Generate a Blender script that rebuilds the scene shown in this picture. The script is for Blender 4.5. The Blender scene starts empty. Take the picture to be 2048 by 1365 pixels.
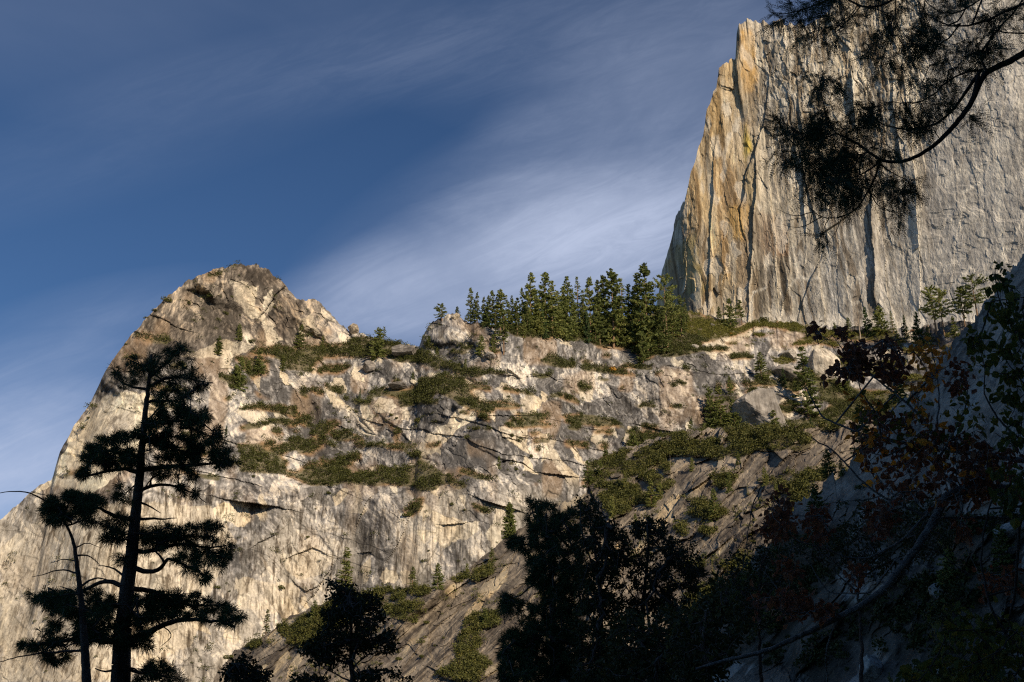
import bpy, math, numpy as np
Q = 1.15   # surface density of the rock masses
from math import radians as RAD
SC = bpy.context.scene
COL = SC.collection
# ---------------------------------------------------------------- camera
F = 2196.0; PITCH = RAD(22.0); CAM = np.array([0.0, 0.0, 1.7])
cam = bpy.data.cameras.new('camera'); co = bpy.data.objects.new('camera', cam); COL.objects.link(co)
co.location = CAM; co.rotation_euler = (RAD(90) + PITCH, 0, 0)
cam.sensor_width = 36; cam.lens = 36 * F / 2048; cam.clip_end = 20000; cam.clip_start = 0.1
SC.camera = co
SC.view_settings.view_transform = 'Standard'; SC.view_settings.look = 'None'
SC.view_settings.exposure = 0.12; SC.view_settings.gamma = 1.0
SC.cycles.use_denoising = False; SC.cycles.filter_width = 1.2; SC.cycles.max_bounces = 4; SC.cycles.diffuse_bounces = 2
# ---------------------------------------------------------------- sun and sky
SUN_AZ, SUN_EL = RAD(144), RAD(27)
sdir = (math.sin(SUN_AZ) * math.cos(SUN_EL), math.cos(SUN_AZ) * math.cos(SUN_EL), math.sin(SUN_EL))
ld = bpy.data.lights.new('sun', 'SUN'); ld.energy = 5.0; ld.angle = RAD(0.5); ld.color = (1.0, 0.82, 0.60)
lo = bpy.data.objects.new('sun', ld); COL.objects.link(lo)
from mathutils import Vector
lo.rotation_euler = Vector(sdir).to_track_quat('Z', 'Y').to_euler(); lo.location = (300, -300, 400)

W = bpy.data.worlds.new('World'); SC.world = W; W.use_nodes = True
nt = W.node_tree; nt.nodes.clear()
def N(tree, kind, **kw):
    n = tree.nodes.new(kind)
    for k, v in kw.items():
        if k.startswith('i_'):
            key = k[2:]; key = int(key) if key.isdigit() else key
            n.inputs[key].default_value = v
        else: setattr(n, k, v)
    return n
def mathn(t, op, a, b=None, c=None, clamp=False):
    n = t.nodes.new('ShaderNodeMath'); n.operation = op; n.use_clamp = clamp
    for i, x in enumerate((a, b, c)):
        if x is None: continue
        if isinstance(x, (int, float)): n.inputs[i].default_value = x
        else: t.links.new(x, n.inputs[i])
    return n.outputs[0]
def mixc(t, fac, a, b, mode='MIX'):
    n = t.nodes.new('ShaderNodeMix'); n.data_type = 'RGBA'; n.blend_type = mode
    for s, x in ((n.inputs[0], fac), (n.inputs[6], a), (n.inputs[7], b)):
        if isinstance(x, (int, float)): s.default_value = x
        elif isinstance(x, tuple): s.default_value = (*x, 1)
        else: t.links.new(x, s)
    return n.outputs[2]
def pxdir(u, v):
    """direction of a photograph pixel (2048 x 1365) as azimuth, elevation"""
    a = (np.asarray(u, float) - 1024) / F; b = (682.5 - np.asarray(v, float)) / F
    x = a; y = math.cos(PITCH) - b * math.sin(PITCH); z = math.sin(PITCH) + b * math.cos(PITCH)
    return np.arctan2(x, y), np.arctan2(z, np.hypot(x, y))
def dirpx(az, el):
    x = np.sin(az) * np.cos(el); y = np.cos(az) * np.cos(el); z = np.sin(el)
    d = y * math.cos(PITCH) + z * math.sin(PITCH); up = -y * math.sin(PITCH) + z * math.cos(PITCH)
    return 1024 + F * x / d, 682.5 - F * up / d
def pt(u, v, R):
    az, el = pxdir(u, v)
    return np.stack([np.sin(az) * R, np.cos(az) * R, CAM[2] + np.tan(el) * R], -1)

# sky: Nishita plus thin cirrus streaks laid out over azimuth / elevation
sky = N(nt, 'ShaderNodeTexSky', sky_type='NISHITA', sun_disc=False, sun_elevation=SUN_EL, sun_rotation=SUN_AZ,
        altitude=1200, air_density=1.0, dust_density=0.3, ozone_density=1.6)
tc = N(nt, 'ShaderNodeTexCoord'); sep = N(nt, 'ShaderNodeSeparateXYZ'); nt.links.new(tc.outputs['Generated'], sep.inputs[0])
ysafe = mathn(nt, 'MAXIMUM', mathn(nt, 'ABSOLUTE', sep.outputs[1]), 0.05)
hx = mathn(nt, 'DIVIDE', sep.outputs[0], ysafe); hz = mathn(nt, 'DIVIDE', sep.outputs[2], ysafe)
cmb = N(nt, 'ShaderNodeCombineXYZ'); nt.links.new(hx, cmb.inputs[0]); nt.links.new(hz, cmb.inputs[1])
def skyxy(u, v):
    az, el = pxdir(u, v); return float(np.tan(az)), float(np.tan(el) / np.cos(az))
def blob(u, v, ru, rv, ang):
    """soft elliptical patch of cirrus centred on a sky direction"""
    x, y = skyxy(u, v)
    m = N(nt, 'ShaderNodeMapping', vector_type='TEXTURE'); m.inputs[1].default_value = (x, y, 0)
    m.inputs[2].default_value = (0, 0, RAD(ang)); m.inputs[3].default_value = (ru / F * 1.15, rv / F * 1.25, 1)
    nt.links.new(cmb.outputs[0], m.inputs[0])
    g = N(nt, 'ShaderNodeTexGradient', gradient_type='SPHERICAL'); nt.links.new(m.outputs[0], g.inputs[0])
    return mathn(nt, 'SMOOTH_MIN', g.outputs[1], 1.0, 0.1)
def cirrus(ang, sx, sy, det, rough, dist, seed, lo_, hi_):
    m = N(nt, 'ShaderNodeMapping', vector_type='POINT'); m.inputs[1].default_value = (seed, seed * .7, 0)
    m.inputs[2].default_value = (0, 0, RAD(-ang)); m2 = N(nt, 'ShaderNodeMapping'); m2.inputs[3].default_value = (sx, sy, 1)
    nt.links.new(cmb.outputs[0], m.inputs[0]); nt.links.new(m.outputs[0], m2.inputs[0])
    n = N(nt, 'ShaderNodeTexNoise', i_Detail=det, i_Roughness=rough, i_Distortion=dist, i_Scale=1.0); nt.links.new(m2.outputs[0], n.inputs[0])
    r = N(nt, 'ShaderNodeMapRange', interpolation_type='SMOOTHSTEP'); r.inputs[1].default_value = lo_; r.inputs[2].default_value = hi_
    nt.links.new(n.outputs[0], r.inputs[0]); return r.outputs[0]
st1 = cirrus(24, 4.6, 9.0, 9, 0.60, 0.5, 3.1, 0.25, 0.85)
st2 = cirrus(18, 3.6, 9.0, 9, 0.60, 0.5, 7.7, 0.25, 0.85)
st4 = cirrus(24, 9.0, 42.0, 12, 0.72, 1.0, 5.3, 0.34, 0.70)
st1 = mathn(nt, 'MULTIPLY', st1, mathn(nt, 'ADD', mathn(nt, 'MULTIPLY', st4, .5), .72)); st2 = mathn(nt, 'MULTIPLY', st2, mathn(nt, 'ADD', mathn(nt, 'MULTIPLY', st4, .6), .65))
st3 = cirrus(-28, 1.6, 4.5, 5, 0.5, 0.4, 1.3, 0.40, 0.95)
tot = None
for (u, v, ru, rv, ang, amp, st) in (
    (1150, 490, 560, 190, 16, .95, st1), (1150, 380, 700, 230, 30, .36, st1), (1330, 210, 560, 260, 40, .34, st1),
    (930, 600, 460, 170, 12, .85, st2), (1280, 480, 300, 120, 8, .6, st2), (1060, 470, 420, 60, 22, .6, st1), (1240, 470, 330, 120, 10, .75, st4),
    (-20, 930, 400, 230, 18, 1.1, st2), (200, 640, 330, 90, 14, .26, st2), (60, 1000, 300, 200, 0, .9, st2),
    (120, -40, 900, 330, -12, .24, st3), (300, 250, 700, 160, 20, .10, st2), (1250, 60, 800, 300, -8, .22, st2), (800, 120, 700, 120, 8, .08, st4), (700, 600, 260, 120, 30, .4, st2)):
    b = mathn(nt, 'MULTIPLY', mathn(nt, 'MULTIPLY', blob(u, v, ru, rv, ang), mathn(nt, 'ADD', mathn(nt, 'MULTIPLY', st, .8), .38)), amp)
    tot = b if tot is None else mathn(nt, 'ADD', tot, b)
tot = mathn(nt, 'MULTIPLY', tot, mathn(nt, 'GREATER_THAN', sep.outputs[1], 0.0))
tot = mathn(nt, 'SUBTRACT', 1.0, mathn(nt, 'EXPONENT', mathn(nt, 'MULTIPLY', tot, -.85)))
hs = mixc(nt, 1.0, sky.outputs[0], (0.76, 1.06, 1.38), 'MULTIPLY')
skyc = mixc(nt, tot, hs, (10.2, 11.5, 15.0))
bg = N(nt, 'ShaderNodeBackground', i_Strength=0.05); nt.links.new(skyc, bg.inputs[0])
wo = N(nt, 'ShaderNodeOutputWorld'); nt.links.new(bg.outputs[0], wo.inputs[0])

# ---------------------------------------------------------------- numeric noise
def _h(ix, iy, s):
    h = (ix.astype(np.int64) * 374761393 + iy.astype(np.int64) * 668265263 + s * 982451653) & 0xffffffff
    h = ((h ^ (h >> 13)) * 1274126177) & 0xffffffff
    h = ((h ^ (h >> 16)) * 2246822519) & 0xffffffff
    return ((h ^ (h >> 15)) & 0xffffff) / float(0xffffff)
def vn(x, y, s=0):
    x0 = np.floor(x); y0 = np.floor(y); fx = x - x0; fy = y - y0
    fx = fx * fx * fx * (fx * (fx * 6 - 15) + 10); fy = fy * fy * fy * (fy * (fy * 6 - 15) + 10)
    a = _h(x0, y0, s); b = _h(x0 + 1, y0, s); c = _h(x0, y0 + 1, s); d = _h(x0 + 1, y0 + 1, s)
    return (a + (b - a) * fx) * (1 - fy) + (c + (d - c) * fx) * fy
def fbm(x, y, s=0, o=5, r=0.5):
    t = 0; a = 1; w = 0
    for i in range(o):
        t = t + a * (vn(x * 2 ** i + 17.3 * i, y * 2 ** i - 9.1 * i, s + i) * 2 - 1); w += a; a *= r
    return t / w
def worley(x, y, s=0):
    """nearest cell: random id, offset to its seed, F2-F1"""
    x0 = np.floor(x); y0 = np.floor(y)
    f1 = np.full(x.shape, 9.0); f2 = np.full(x.shape, 9.0)
    ID = np.zeros(x.shape); DX = np.zeros(x.shape); DY = np.zeros(x.shape)
    for i in (-1, 0, 1):
        for j in (-1, 0, 1):
            cx = x0 + i; cy = y0 + j
            dx = x - (cx + _h(cx, cy, s)); dy = y - (cy + _h(cx, cy, s + 7))
            d = dx * dx + dy * dy; m = d < f1
            f2 = np.where(m, f1, np.minimum(f2, d))
            ID = np.where(m, _h(cx, cy, s + 13), ID); DX = np.where(m, dx, DX); DY = np.where(m, dy, DY)
            f1 = np.where(m, d, f1)
    return ID, DX, DY, np.sqrt(f2) - np.sqrt(f1)
def frac(i, k): return (i * (97.13 + 31.7 * k)) % 1.0
def facets(x, y, s, amp, step=0.22):
    """angular plates: every cell is its own tilted plane; returns depth, id, border distance"""
    i, dx, dy, e = worley(x, y, s)
    return amp * ((frac(i, 1) - .5) * step * 2 + (frac(i, 2) - .5) * 2 * dx + (frac(i, 3) - .5) * 2 * dy), i, e
def sm(a, b, x):
    t = np.clip((x - a) / (b - a), 0, 1); return t * t * (3 - 2 * t)
def rotc(x, y, deg):
    c, s = math.cos(RAD(deg)), math.sin(RAD(deg)); return x * c + y * s, -x * s + y * c
def inpoly(U, V, poly):
    P = np.asarray(poly, float); out = np.zeros(U.shape, bool)
    m = (U >= P[:, 0].min()) & (U <= P[:, 0].max()) & (V >= P[:, 1].min()) & (V <= P[:, 1].max())
    if not m.any(): return out
    u = U[m]; v = V[m]; r = np.zeros(u.shape, bool); q = np.roll(P, -1, 0)
    for (x1, y1), (x2, y2) in zip(P, q):
        if y1 == y2: continue
        c = ((y1 > v) != (y2 > v)) & (u < (x2 - x1) * (v - y1) / (y2 - y1) + x1); r ^= c
    out[m] = r; return out
def seg(U, V, line):
    """distance to a traced line, signed side, position along it"""
    D = np.full(U.shape, 1e9); S = np.zeros(U.shape); A = np.zeros(U.shape); L = 0
    for (x1, y1), (x2, y2) in zip(line[:-1], line[1:]):
        dx, dy = x2 - x1, y2 - y1; l = math.hypot(dx, dy)
        t = np.clip(((U - x1) * dx + (V - y1) * dy) / l ** 2, 0, 1)
        d = np.hypot(U - x1 - t * dx, V - y1 - t * dy); m = d < D
        D = np.where(m, d, D); S = np.where(m, np.sign(dx * (V - y1) - dy * (U - x1)), S); A = np.where(m, L + t * l, A); L += l
    return D, S, A / L
def blur(a, nu, nv):
    for ax, n in ((1, nu), (0, nv)):
        if n < 1: continue
        for _ in range(2):
            p = np.concatenate([np.repeat(a.take([0], ax), n, ax), a, np.repeat(a.take([-1], ax), n, ax)], ax)
            c = np.cumsum(p, ax); z = np.zeros_like(c.take([0], ax)); c = np.concatenate([z, c], ax)
            k = 2 * n + 1; L = a.shape[ax]
            a = (c.take(range(k, k + L), ax) - c.take(range(0, L), ax)) / k
    return a
# ---------------------------------------------------------------- mesh helpers
def mesh(name, V, faces, mats, parent=None, smooth=False, paint=None, midx=None):
    me = bpy.data.meshes.new(name); V = np.asarray(V, np.float32)
    fs = [np.asarray(f, np.int32) for f in faces if len(f)]
    n = sum(len(f) for f in fs); tot = sum(f.size for f in fs)
    me.vertices.add(len(V)); me.vertices.foreach_set('co', V.ravel())
    me.loops.add(tot); me.loops.foreach_set('vertex_index', np.concatenate([f.ravel() for f in fs]))
    me.polygons.add(n)
    ls = np.concatenate([np.full(len(f), f.shape[1], np.int32) for f in fs])
    me.polygons.foreach_set('loop_start', np.concatenate([[0], np.cumsum(ls)[:-1]]).astype(np.int32))
    me.polygons.foreach_set('use_smooth', np.full(n, smooth))
    if midx is not None: me.polygons.foreach_set('material_index', midx.astype(np.int32))
    me.update(calc_edges=True); me.validate()
    for m in (mats if isinstance(mats, (list, tuple)) else [mats]): me.materials.append(m)
    if paint is not None:
        for k, c in paint.items():
            a = me.attributes.new(k, 'FLOAT_COLOR', 'POINT')
            a.data.foreach_set('color', np.concatenate([c, np.ones((len(c), 1))], 1).astype(np.float32).ravel())
    o = bpy.data.objects.new(name, me); COL.objects.link(o)
    if parent: o.parent = parent
    return o
def tag(o, label=None, cat=None, group=None, kind=None):
    if label: o['label'] = label
    if cat: o['category'] = cat
    if group: o['group'] = group
    if kind: o['kind'] = kind
    return o
def empty(name, loc, label, cat, group=None):
    o = bpy.data.objects.new(name, None); COL.objects.link(o); o.location = [float(x) for x in loc]
    o.empty_display_size = 0.5
    return tag(o, label, cat, group)
def tubes(A, B, ra, rb, n=5):
    A = np.asarray(A, float); B = np.asarray(B, float); ra = np.asarray(ra, float); rb = np.asarray(rb, float)
    d = B - A; d /= np.maximum(np.linalg.norm(d, axis=1, keepdims=True), 1e-9)
    ref = np.where(np.abs(d[:, 2:3]) > .9, np.array([[1., 0, 0]]), np.array([[0, 0, 1.]]))
    x = np.cross(d, ref); x /= np.linalg.norm(x, axis=1, keepdims=True); y = np.cross(d, x)
    a = np.arange(n) * 2 * np.pi / n
    ring = x[:, None] * np.cos(a)[None, :, None] + y[:, None] * np.sin(a)[None, :, None]
    V = np.stack([A[:, None] + ring * ra[:, None, None], B[:, None] + ring * rb[:, None, None]], 1).reshape(-1, 3)
    k = np.arange(len(A))[:, None] * 2 * n; i = np.arange(n)[None]; j = (i + 1) % n
    return V, np.stack([k + i, k + j, k + n + j, k + n + i], -1).reshape(-1, 4)
# ---------------------------------------------------------------- materials
def rock_material(name, streak=(.35, .02), streak_amt=.35, streak_rot=0, speck=.25, sc=1.0, dark=(.30, .27, .24), bump=.6, bdist=.5, bsc=.5):
    m = bpy.data.materials.new(name); m.use_nodes = True; t = m.node_tree; t.nodes.clear()
    L = t.links.new
    at = N(t, 'ShaderNodeAttribute', attribute_name='paint'); msk = N(t, 'ShaderNodeAttribute', attribute_name='mask')
    ms = N(t, 'ShaderNodeSeparateColor'); L(msk.outputs[0], ms.inputs[0])
    tc = N(t, 'ShaderNodeTexCoord')
    def mp(sx, sy, sz, rot=0):
        a = N(t, 'ShaderNodeMapping'); a.inputs[2].default_value = (0, RAD(rot), 0); L(tc.outputs['Object'], a.inputs[0])
        b = N(t, 'ShaderNodeMapping'); b.inputs[3].default_value = (sx * sc, sy * sc, sz * sc); L(a.outputs[0], b.inputs[0]); return b.outputs[0]
    def noise(vec, det=4, rough=.6, dist=0.):
        n = N(t, 'ShaderNodeTexNoise', i_Scale=1.0, i_Detail=det, i_Roughness=rough, i_Distortion=dist); L(vec, n.inputs[0]); return n.outputs[0]
    def rng(x, a, b, c=0., d=1.):
        r = N(t, 'ShaderNodeMapRange', interpolation_type='SMOOTHSTEP'); L(x, r.inputs[0])
        for k, v in zip((1, 2, 3, 4), (a, b, c, d)): r.inputs[k].default_value = v
        return r.outputs[0]
    # water streaks (narrow across, long down the fall line)
    s1 = rng(noise(mp(streak[0], streak[0], streak[1], streak_rot), 5, .62), .50, .66)
    s2 = rng(noise(mp(streak[0] * 3.1, streak[0] * 3.1, streak[1] * 2.2, streak_rot), 3, .6), .50, .64)
    patch = rng(noise(mp(.012, .012, .012), 3), .38, .62)
    col = at.outputs[0]
    f = mathn(t, 'MULTIPLY', mathn(t, 'MULTIPLY', s1, mathn(t, 'ADD', mathn(t, 'MULTIPLY', patch, .7), .3)), mathn(t, 'MULTIPLY', ms.outputs[0], streak_amt), clamp=True)
    col = mixc(t, f, col, mixc(t, 1.0, col, dark, 'MULTIPLY'))
    f = mathn(t, 'MULTIPLY', mathn(t, 'MULTIPLY', s2, ms.outputs[0]), streak_amt * .55, clamp=True)
    col = mixc(t, f, col, mixc(t, 1.0, col, dark, 'MULTIPLY'))
    # pale seepage streaks
    s3 = rng(noise(mp(streak[0] * 1.7, streak[0] * 1.7, streak[1] * 1.4, streak_rot), 4, .6), .60, .72)
    col = mixc(t, mathn(t, 'MULTIPLY', mathn(t, 'MULTIPLY', s3, ms.outputs[1]), .55, clamp=True), col, (.56, .52, .43))
    # lichen blotches and crystal speckle
    l1 = rng(noise(mp(.34, .34, .34), 7, .75), .47, .63)
    col = mixc(t, mathn(t, 'MULTIPLY', l1, .30), col, mixc(t, 1.0, col, (.52, .48, .46), 'MULTIPLY'))
    g = noise(mp(1.3, 1.3, 1.3), 5, .75)
    col = mixc(t, 1.0, col, mixc(t, rng(g, .25, .75), (1 - speck,) * 3, (1 + speck,) * 3), 'MULTIPLY')
    b = N(t, 'ShaderNodeBsdfPrincipled', i_Roughness=.88); b.inputs['Specular IOR Level'].default_value = .2
    L(col, b.inputs['Base Color'])
    bn = N(t, 'ShaderNodeBump', i_Strength=bump, i_Distance=bdist)
    h = mathn(t, 'ADD', noise(mp(bsc, bsc, bsc * .6), 7, .7), mathn(t, 'MULTIPLY', noise(mp(streak[0] * 1.2, streak[0] * 1.2, streak[1] * 2, streak_rot), 4, .6), .8))
    L(h, bn.inputs['Height']); L(bn.outputs[0], b.inputs['Normal'])
    o = N(t, 'ShaderNodeOutputMaterial'); L(b.outputs[0], o.inputs[0]); return m
def leaf_material(name, cols, rough=.6, trans=.15, island=True):
    m = bpy.data.materials.new(name); m.use_nodes = True; t = m.node_tree; t.nodes.clear()
    g = N(t, 'ShaderNodeNewGeometry'); oi = N(t, 'ShaderNodeObjectInfo')
    r = N(t, 'ShaderNodeValToRGB'); e = r.color_ramp.elements
    while len(e) < len(cols): e.new(.5)
    for i, c in enumerate(cols): e[i].position = i / (len(cols) - 1); e[i].color = (*c, 1)
    tc = N(t, 'ShaderNodeTexCoord'); n = N(t, 'ShaderNodeTexNoise', i_Scale=.22, i_Detail=4, i_Roughness=.7); t.links.new(tc.outputs['Object'], n.inputs[0])
    nr = N(t, 'ShaderNodeMapRange'); nr.inputs[1].default_value = .3; nr.inputs[2].default_value = .7; t.links.new(n.outputs[0], nr.inputs[0])
    f = mathn(t, 'ADD', mathn(t, 'MULTIPLY', g.outputs['Random Per Island'], .5), mathn(t, 'MULTIPLY', nr.outputs[0], .5))
    f = mathn(t, 'ADD', f, mathn(t, 'MULTIPLY', mathn(t, 'SUBTRACT', oi.outputs['Random'], .5), .35), clamp=True)
    t.links.new(f, r.inputs[0])
    b = N(t, 'ShaderNodeBsdfPrincipled', i_Roughness=rough); b.inputs['Specular IOR Level'].default_value = .25
    t.links.new(r.outputs[0], b.inputs['Base Color'])
    o = N(t, 'ShaderNodeOutputMaterial')
    if trans:
        tr = N(t, 'ShaderNodeBsdfTranslucent'); t.links.new(r.outputs[0], tr.inputs[0])
        mx = N(t, 'ShaderNodeMixShader', i_0=trans); t.links.new(b.outputs[0], mx.inputs[1]); t.links.new(tr.outputs[0], mx.inputs[2]); t.links.new(mx.outputs[0], o.inputs[0])
    else: t.links.new(b.outputs[0], o.inputs[0])
    return m
def bark_material(name, c1, c2, sx=9, sz=1.5):
    m = bpy.data.materials.new(name); m.use_nodes = True; t = m.node_tree; t.nodes.clear()
    tc = N(t, 'ShaderNodeTexCoord'); mp = N(t, 'ShaderNodeMapping'); mp.inputs[3].default_value = (sx, sx, sz); t.links.new(tc.outputs['Object'], mp.inputs[0])
    n = N(t, 'ShaderNodeTexNoise', i_Scale=1., i_Detail=6, i_Roughness=.7, i_Distortion=.6); t.links.new(mp.outputs[0], n.inputs[0])
    rg = N(t, 'ShaderNodeMapRange'); rg.inputs[1].default_value = .35; rg.inputs[2].default_value = .65; t.links.new(n.outputs[0], rg.inputs[0])
    col = mixc(t, rg.outputs[0], c1, c2)
    b = N(t, 'ShaderNodeBsdfPrincipled', i_Roughness=.9); t.links.new(col, b.inputs['Base Color'])
    bp = N(t, 'ShaderNodeBump', i_Strength=.8, i_Distance=.03); t.links.new(n.outputs[0], bp.inputs['Height']); t.links.new(bp.outputs[0], b.inputs['Normal'])
    o = N(t, 'ShaderNodeOutputMaterial'); t.links.new(b.outputs[0], o.inputs[0]); return m
# ================================================================ TERRAIN
def tr(ox, oy, s):
    return lambda *p: [(ox + x / s, oy + y / s) for x, y in p]
c1 = tr(0, 480, 2.626); c3 = tr(600, 520, 2.56); c4 = tr(400, 880, 2.814); c5 = tr(1250, 500, 2.566); c6 = tr(1300, 0, 2.068); c7 = tr(1000, 880, 2.815); c8 = tr(1450, 700, 2.052)
BRUSH = [c3((0,445),(100,455),(200,430),(340,400),(420,400),(520,430),(600,460),(700,490),(830,540),(820,570),(700,560),(600,530),(500,520),(430,500),(330,505),(200,500),(120,505),(60,560),(0,560)),
 c3((120,640),(200,640),(215,670),(200,685),(125,660)), c3((80,580),(150,545),(250,535),(255,555),(180,575),(100,590)),
 c3((340,700),(370,660),(440,660),(540,660),(640,620),(740,600),(830,620),(850,650),(880,700),(920,730),(1060,730),(1150,755),(1130,765),(930,770),(880,740),(800,720),(700,690),(650,740),(600,730),(540,740),(480,700),(400,695),(350,720)),
 c3((780,570),(900,560),(1050,580),(1050,595),(950,595),(880,610),(800,590)), c3((1040,850),(1080,820),(1200,820),(1280,840),(1300,850),(1200,860),(1100,865)),
 c3((1340,790),(1450,785),(1550,800),(1620,830),(1690,865),(1600,850),(1500,840),(1400,850),(1390,820),(1330,800)),
 c3((1200,500),(1280,495),(1400,520),(1420,550),(1340,555),(1250,530)), c3((1440,540),(1550,545),(1640,570),(1750,600),(1650,600),(1550,580),(1450,565)),
 c3((0,1070),(60,1035),(150,1045),(230,1040),(320,990),(310,1020),(270,1060),(220,1090),(230,1130),(290,1150),(400,1160),(560,1160),(600,1200),(700,1180),(740,1140),(830,1170),(860,1190),(760,1130),(700,1090),(650,1040),(620,1020),(580,1050),(450,1080),(370,1100),(300,1140),(200,1130),(150,1160),(60,1130),(0,1120)),
 c3((60,880),(110,830),(200,840),(180,860),(100,900),(60,905)), c3((160,900),(230,870),(330,910),(330,925),(240,930),(170,920)), c3((0,930),(90,950),(60,990),(0,995)), c3((0,795),(60,800),(70,820),(0,815)),
 c3((490,860),(520,860),(510,920),(560,970),(600,1010),(570,1010),(500,930)), c3((900,780),(960,790),(970,830),(930,820)),
 c3((840,300),(980,330),(1100,390),(1240,400),(1330,400),(1450,400),(1520,440),(1700,450),(1750,500),(1900,480),(2048,450),(2048,250),(1850,250),(1000,240),(850,260)),
 c3((1450,1160),(1480,1040),(1560,1010),(1650,985),(1700,870),(1850,890),(2048,880),(2048,940),(1900,960),(1800,1000),(1700,1040),(1560,1080),(1480,1130)),
 c3((1560,1180),(1700,1120),(1850,1130),(1920,1160),(1800,1229),(1560,1229)), c3((780,460),(850,450),(870,480),(800,480)), c3((640,400),(700,440),(740,470),(650,450)),
 c5((330,320),(480,350),(550,400),(600,390),(640,365),(700,370),(900,380),(1000,380),(1050,410),(1400,420),(1450,470),(1300,470),(1000,440),(960,430),(880,420),(730,400),(650,400),(560,430),(530,450),(400,480),(280,490),(240,510),(250,440),(300,380)),
 c5((380,510),(530,495),(520,510),(300,540),(150,560),(250,530)), c5((860,500),(930,450),(1000,440),(1080,470),(1100,500),(980,490),(900,500)), c5((740,560),(850,550),(870,580),(790,600)), c5((1230,570),(1340,560),(1330,590),(1220,585)),
 c5((600,690),(720,670),(850,660),(900,690),(880,750),(800,700),(700,700),(620,700)), c5((960,650),(1150,700),(1450,760),(1380,830),(1250,870),(1100,900),(950,870),(1050,800),(1000,740)),
 c5((680,900),(850,865),(1100,880),(1200,900),(1180,960),(1000,940),(820,920),(700,930)),
 c5((380,930),(450,890),(600,900),(700,940),(860,960),(1000,980),(1080,1040),(1050,1090),(980,1110),(950,1100),(1000,1060),(900,1030),(700,1040),(560,1040),(480,1090),(300,1050),(250,980)),
 c5((0,920),(100,940),(240,960),(230,1000),(120,990),(0,940)), c5((0,1180),(50,1100),(150,1080),(240,1100),(200,1150),(60,1200),(100,1283),(0,1283)), c5((800,1220),(900,1160),(1080,1180),(1060,1240),(900,1240)),
 c4((210,90),(270,75),(360,50),(450,30),(520,0),(660,0),(700,20),(650,50),(550,65),(440,90),(500,140),(430,170),(380,165),(230,140)),
 c4((220,140),(440,150),(520,180),(640,170),(790,110),(900,80),(900,110),(820,170),(870,200),(1000,180),(1100,160),(1250,180),(1380,200),(1500,270),(1450,280),(1380,240),(1300,270),(1180,270),(1050,260),(900,255),(860,240),(780,245),(640,265),(560,240),(500,200),(220,180)),
 c4((1140,410),(1200,350),(1260,330),(1230,400),(1180,445)), c4((1540,350),(1600,370),(1650,410),(1600,420),(1550,380)),
 c1((1290,600),(1350,570),(1440,560),(1540,580),(1600,570),(1700,560),(1838,560),(1838,610),(1700,620),(1600,650),(1550,680),(1500,650),(1400,600)),
 c1((1240,900),(1350,870),(1480,870),(1560,880),(1570,920),(1640,940),(1560,940),(1400,890),(1300,900)), c1((1270,630),(1400,640),(1400,700),(1330,740),(1300,720)), c1((1160,720),(1230,700),(1290,760),(1210,790)),
 c1((1160,830),(1230,810),(1210,850)), c1((1340,820),(1450,840),(1380,830)), c1((1550,790),(1600,780),(1615,830)), c1((1630,1020),(1680,960),(1780,960),(1720,1010)), c1((1700,770),(1790,760),(1790,800)), c1((1740,1050),(1838,1020),(1838,1060)),
 c1((1050,205),(1150,170),(1170,185),(1080,205))]
BRUSH3 = [c4((480,1140),(490,1080),(560,1000),(680,960),(760,900),(900,860),(1000,860),(1060,900),(1000,930),(880,1000),(700,1100),(600,1180),(520,1165)),
 c4((900,800),(960,740),(1040,735),(1060,790),(1140,800),(1220,830),(1300,850),(1240,880),(1140,850),(1060,850),(980,880),(910,860)), c4((1020,950),(1080,940),(1260,920),(1250,980),(1180,1025),(1080,1000)),
 c4((230,1080),(270,1040),(360,1060),(400,1090),(330,1110),(350,1150),(290,1190),(230,1150)), c4((1440,1230),(1460,1150),(1480,1010),(1570,970),(1690,980),(1680,1060),(1560,1080),(1600,1130),(1500,1250)),
 c4((1410,790),(1460,710),(1505,740),(1460,800)), c4((1520,790),(1560,740),(1640,700),(1640,740),(1560,800)), c4((1330,1340),(1400,1290),(1560,1200),(1640,1260),(1560,1365)), c4((380,1000),(440,970),(505,1000),(480,1040),(400,1040)),
 c7((450,250),(540,180),(600,170),(620,210),(560,240),(500,270)), c7((560,340),(620,280),(700,260),(780,250),(800,300),(760,350),(720,400),(640,460),(600,420)), c7((760,200),(850,180),(980,240),(940,280),(860,270)),
 c7((700,130),(800,60),(950,20),(1230,0),(1250,130),(1180,110),(1110,100),(960,90),(830,160)), c7((1010,330),(1100,330),(1200,370),(1280,400),(1200,450),(1140,440),(1050,350)), c7((1120,500),(1190,490),(1180,540),(1130,530)),
 c7((1240,720),(1330,680),(1400,690),(1290,750)), c7((1580,280),(1689,200),(1750,280),(1700,380),(1600,300)), c7((1050,880),(1180,830),(1240,780),(1180,900),(1000,1000))]

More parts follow.
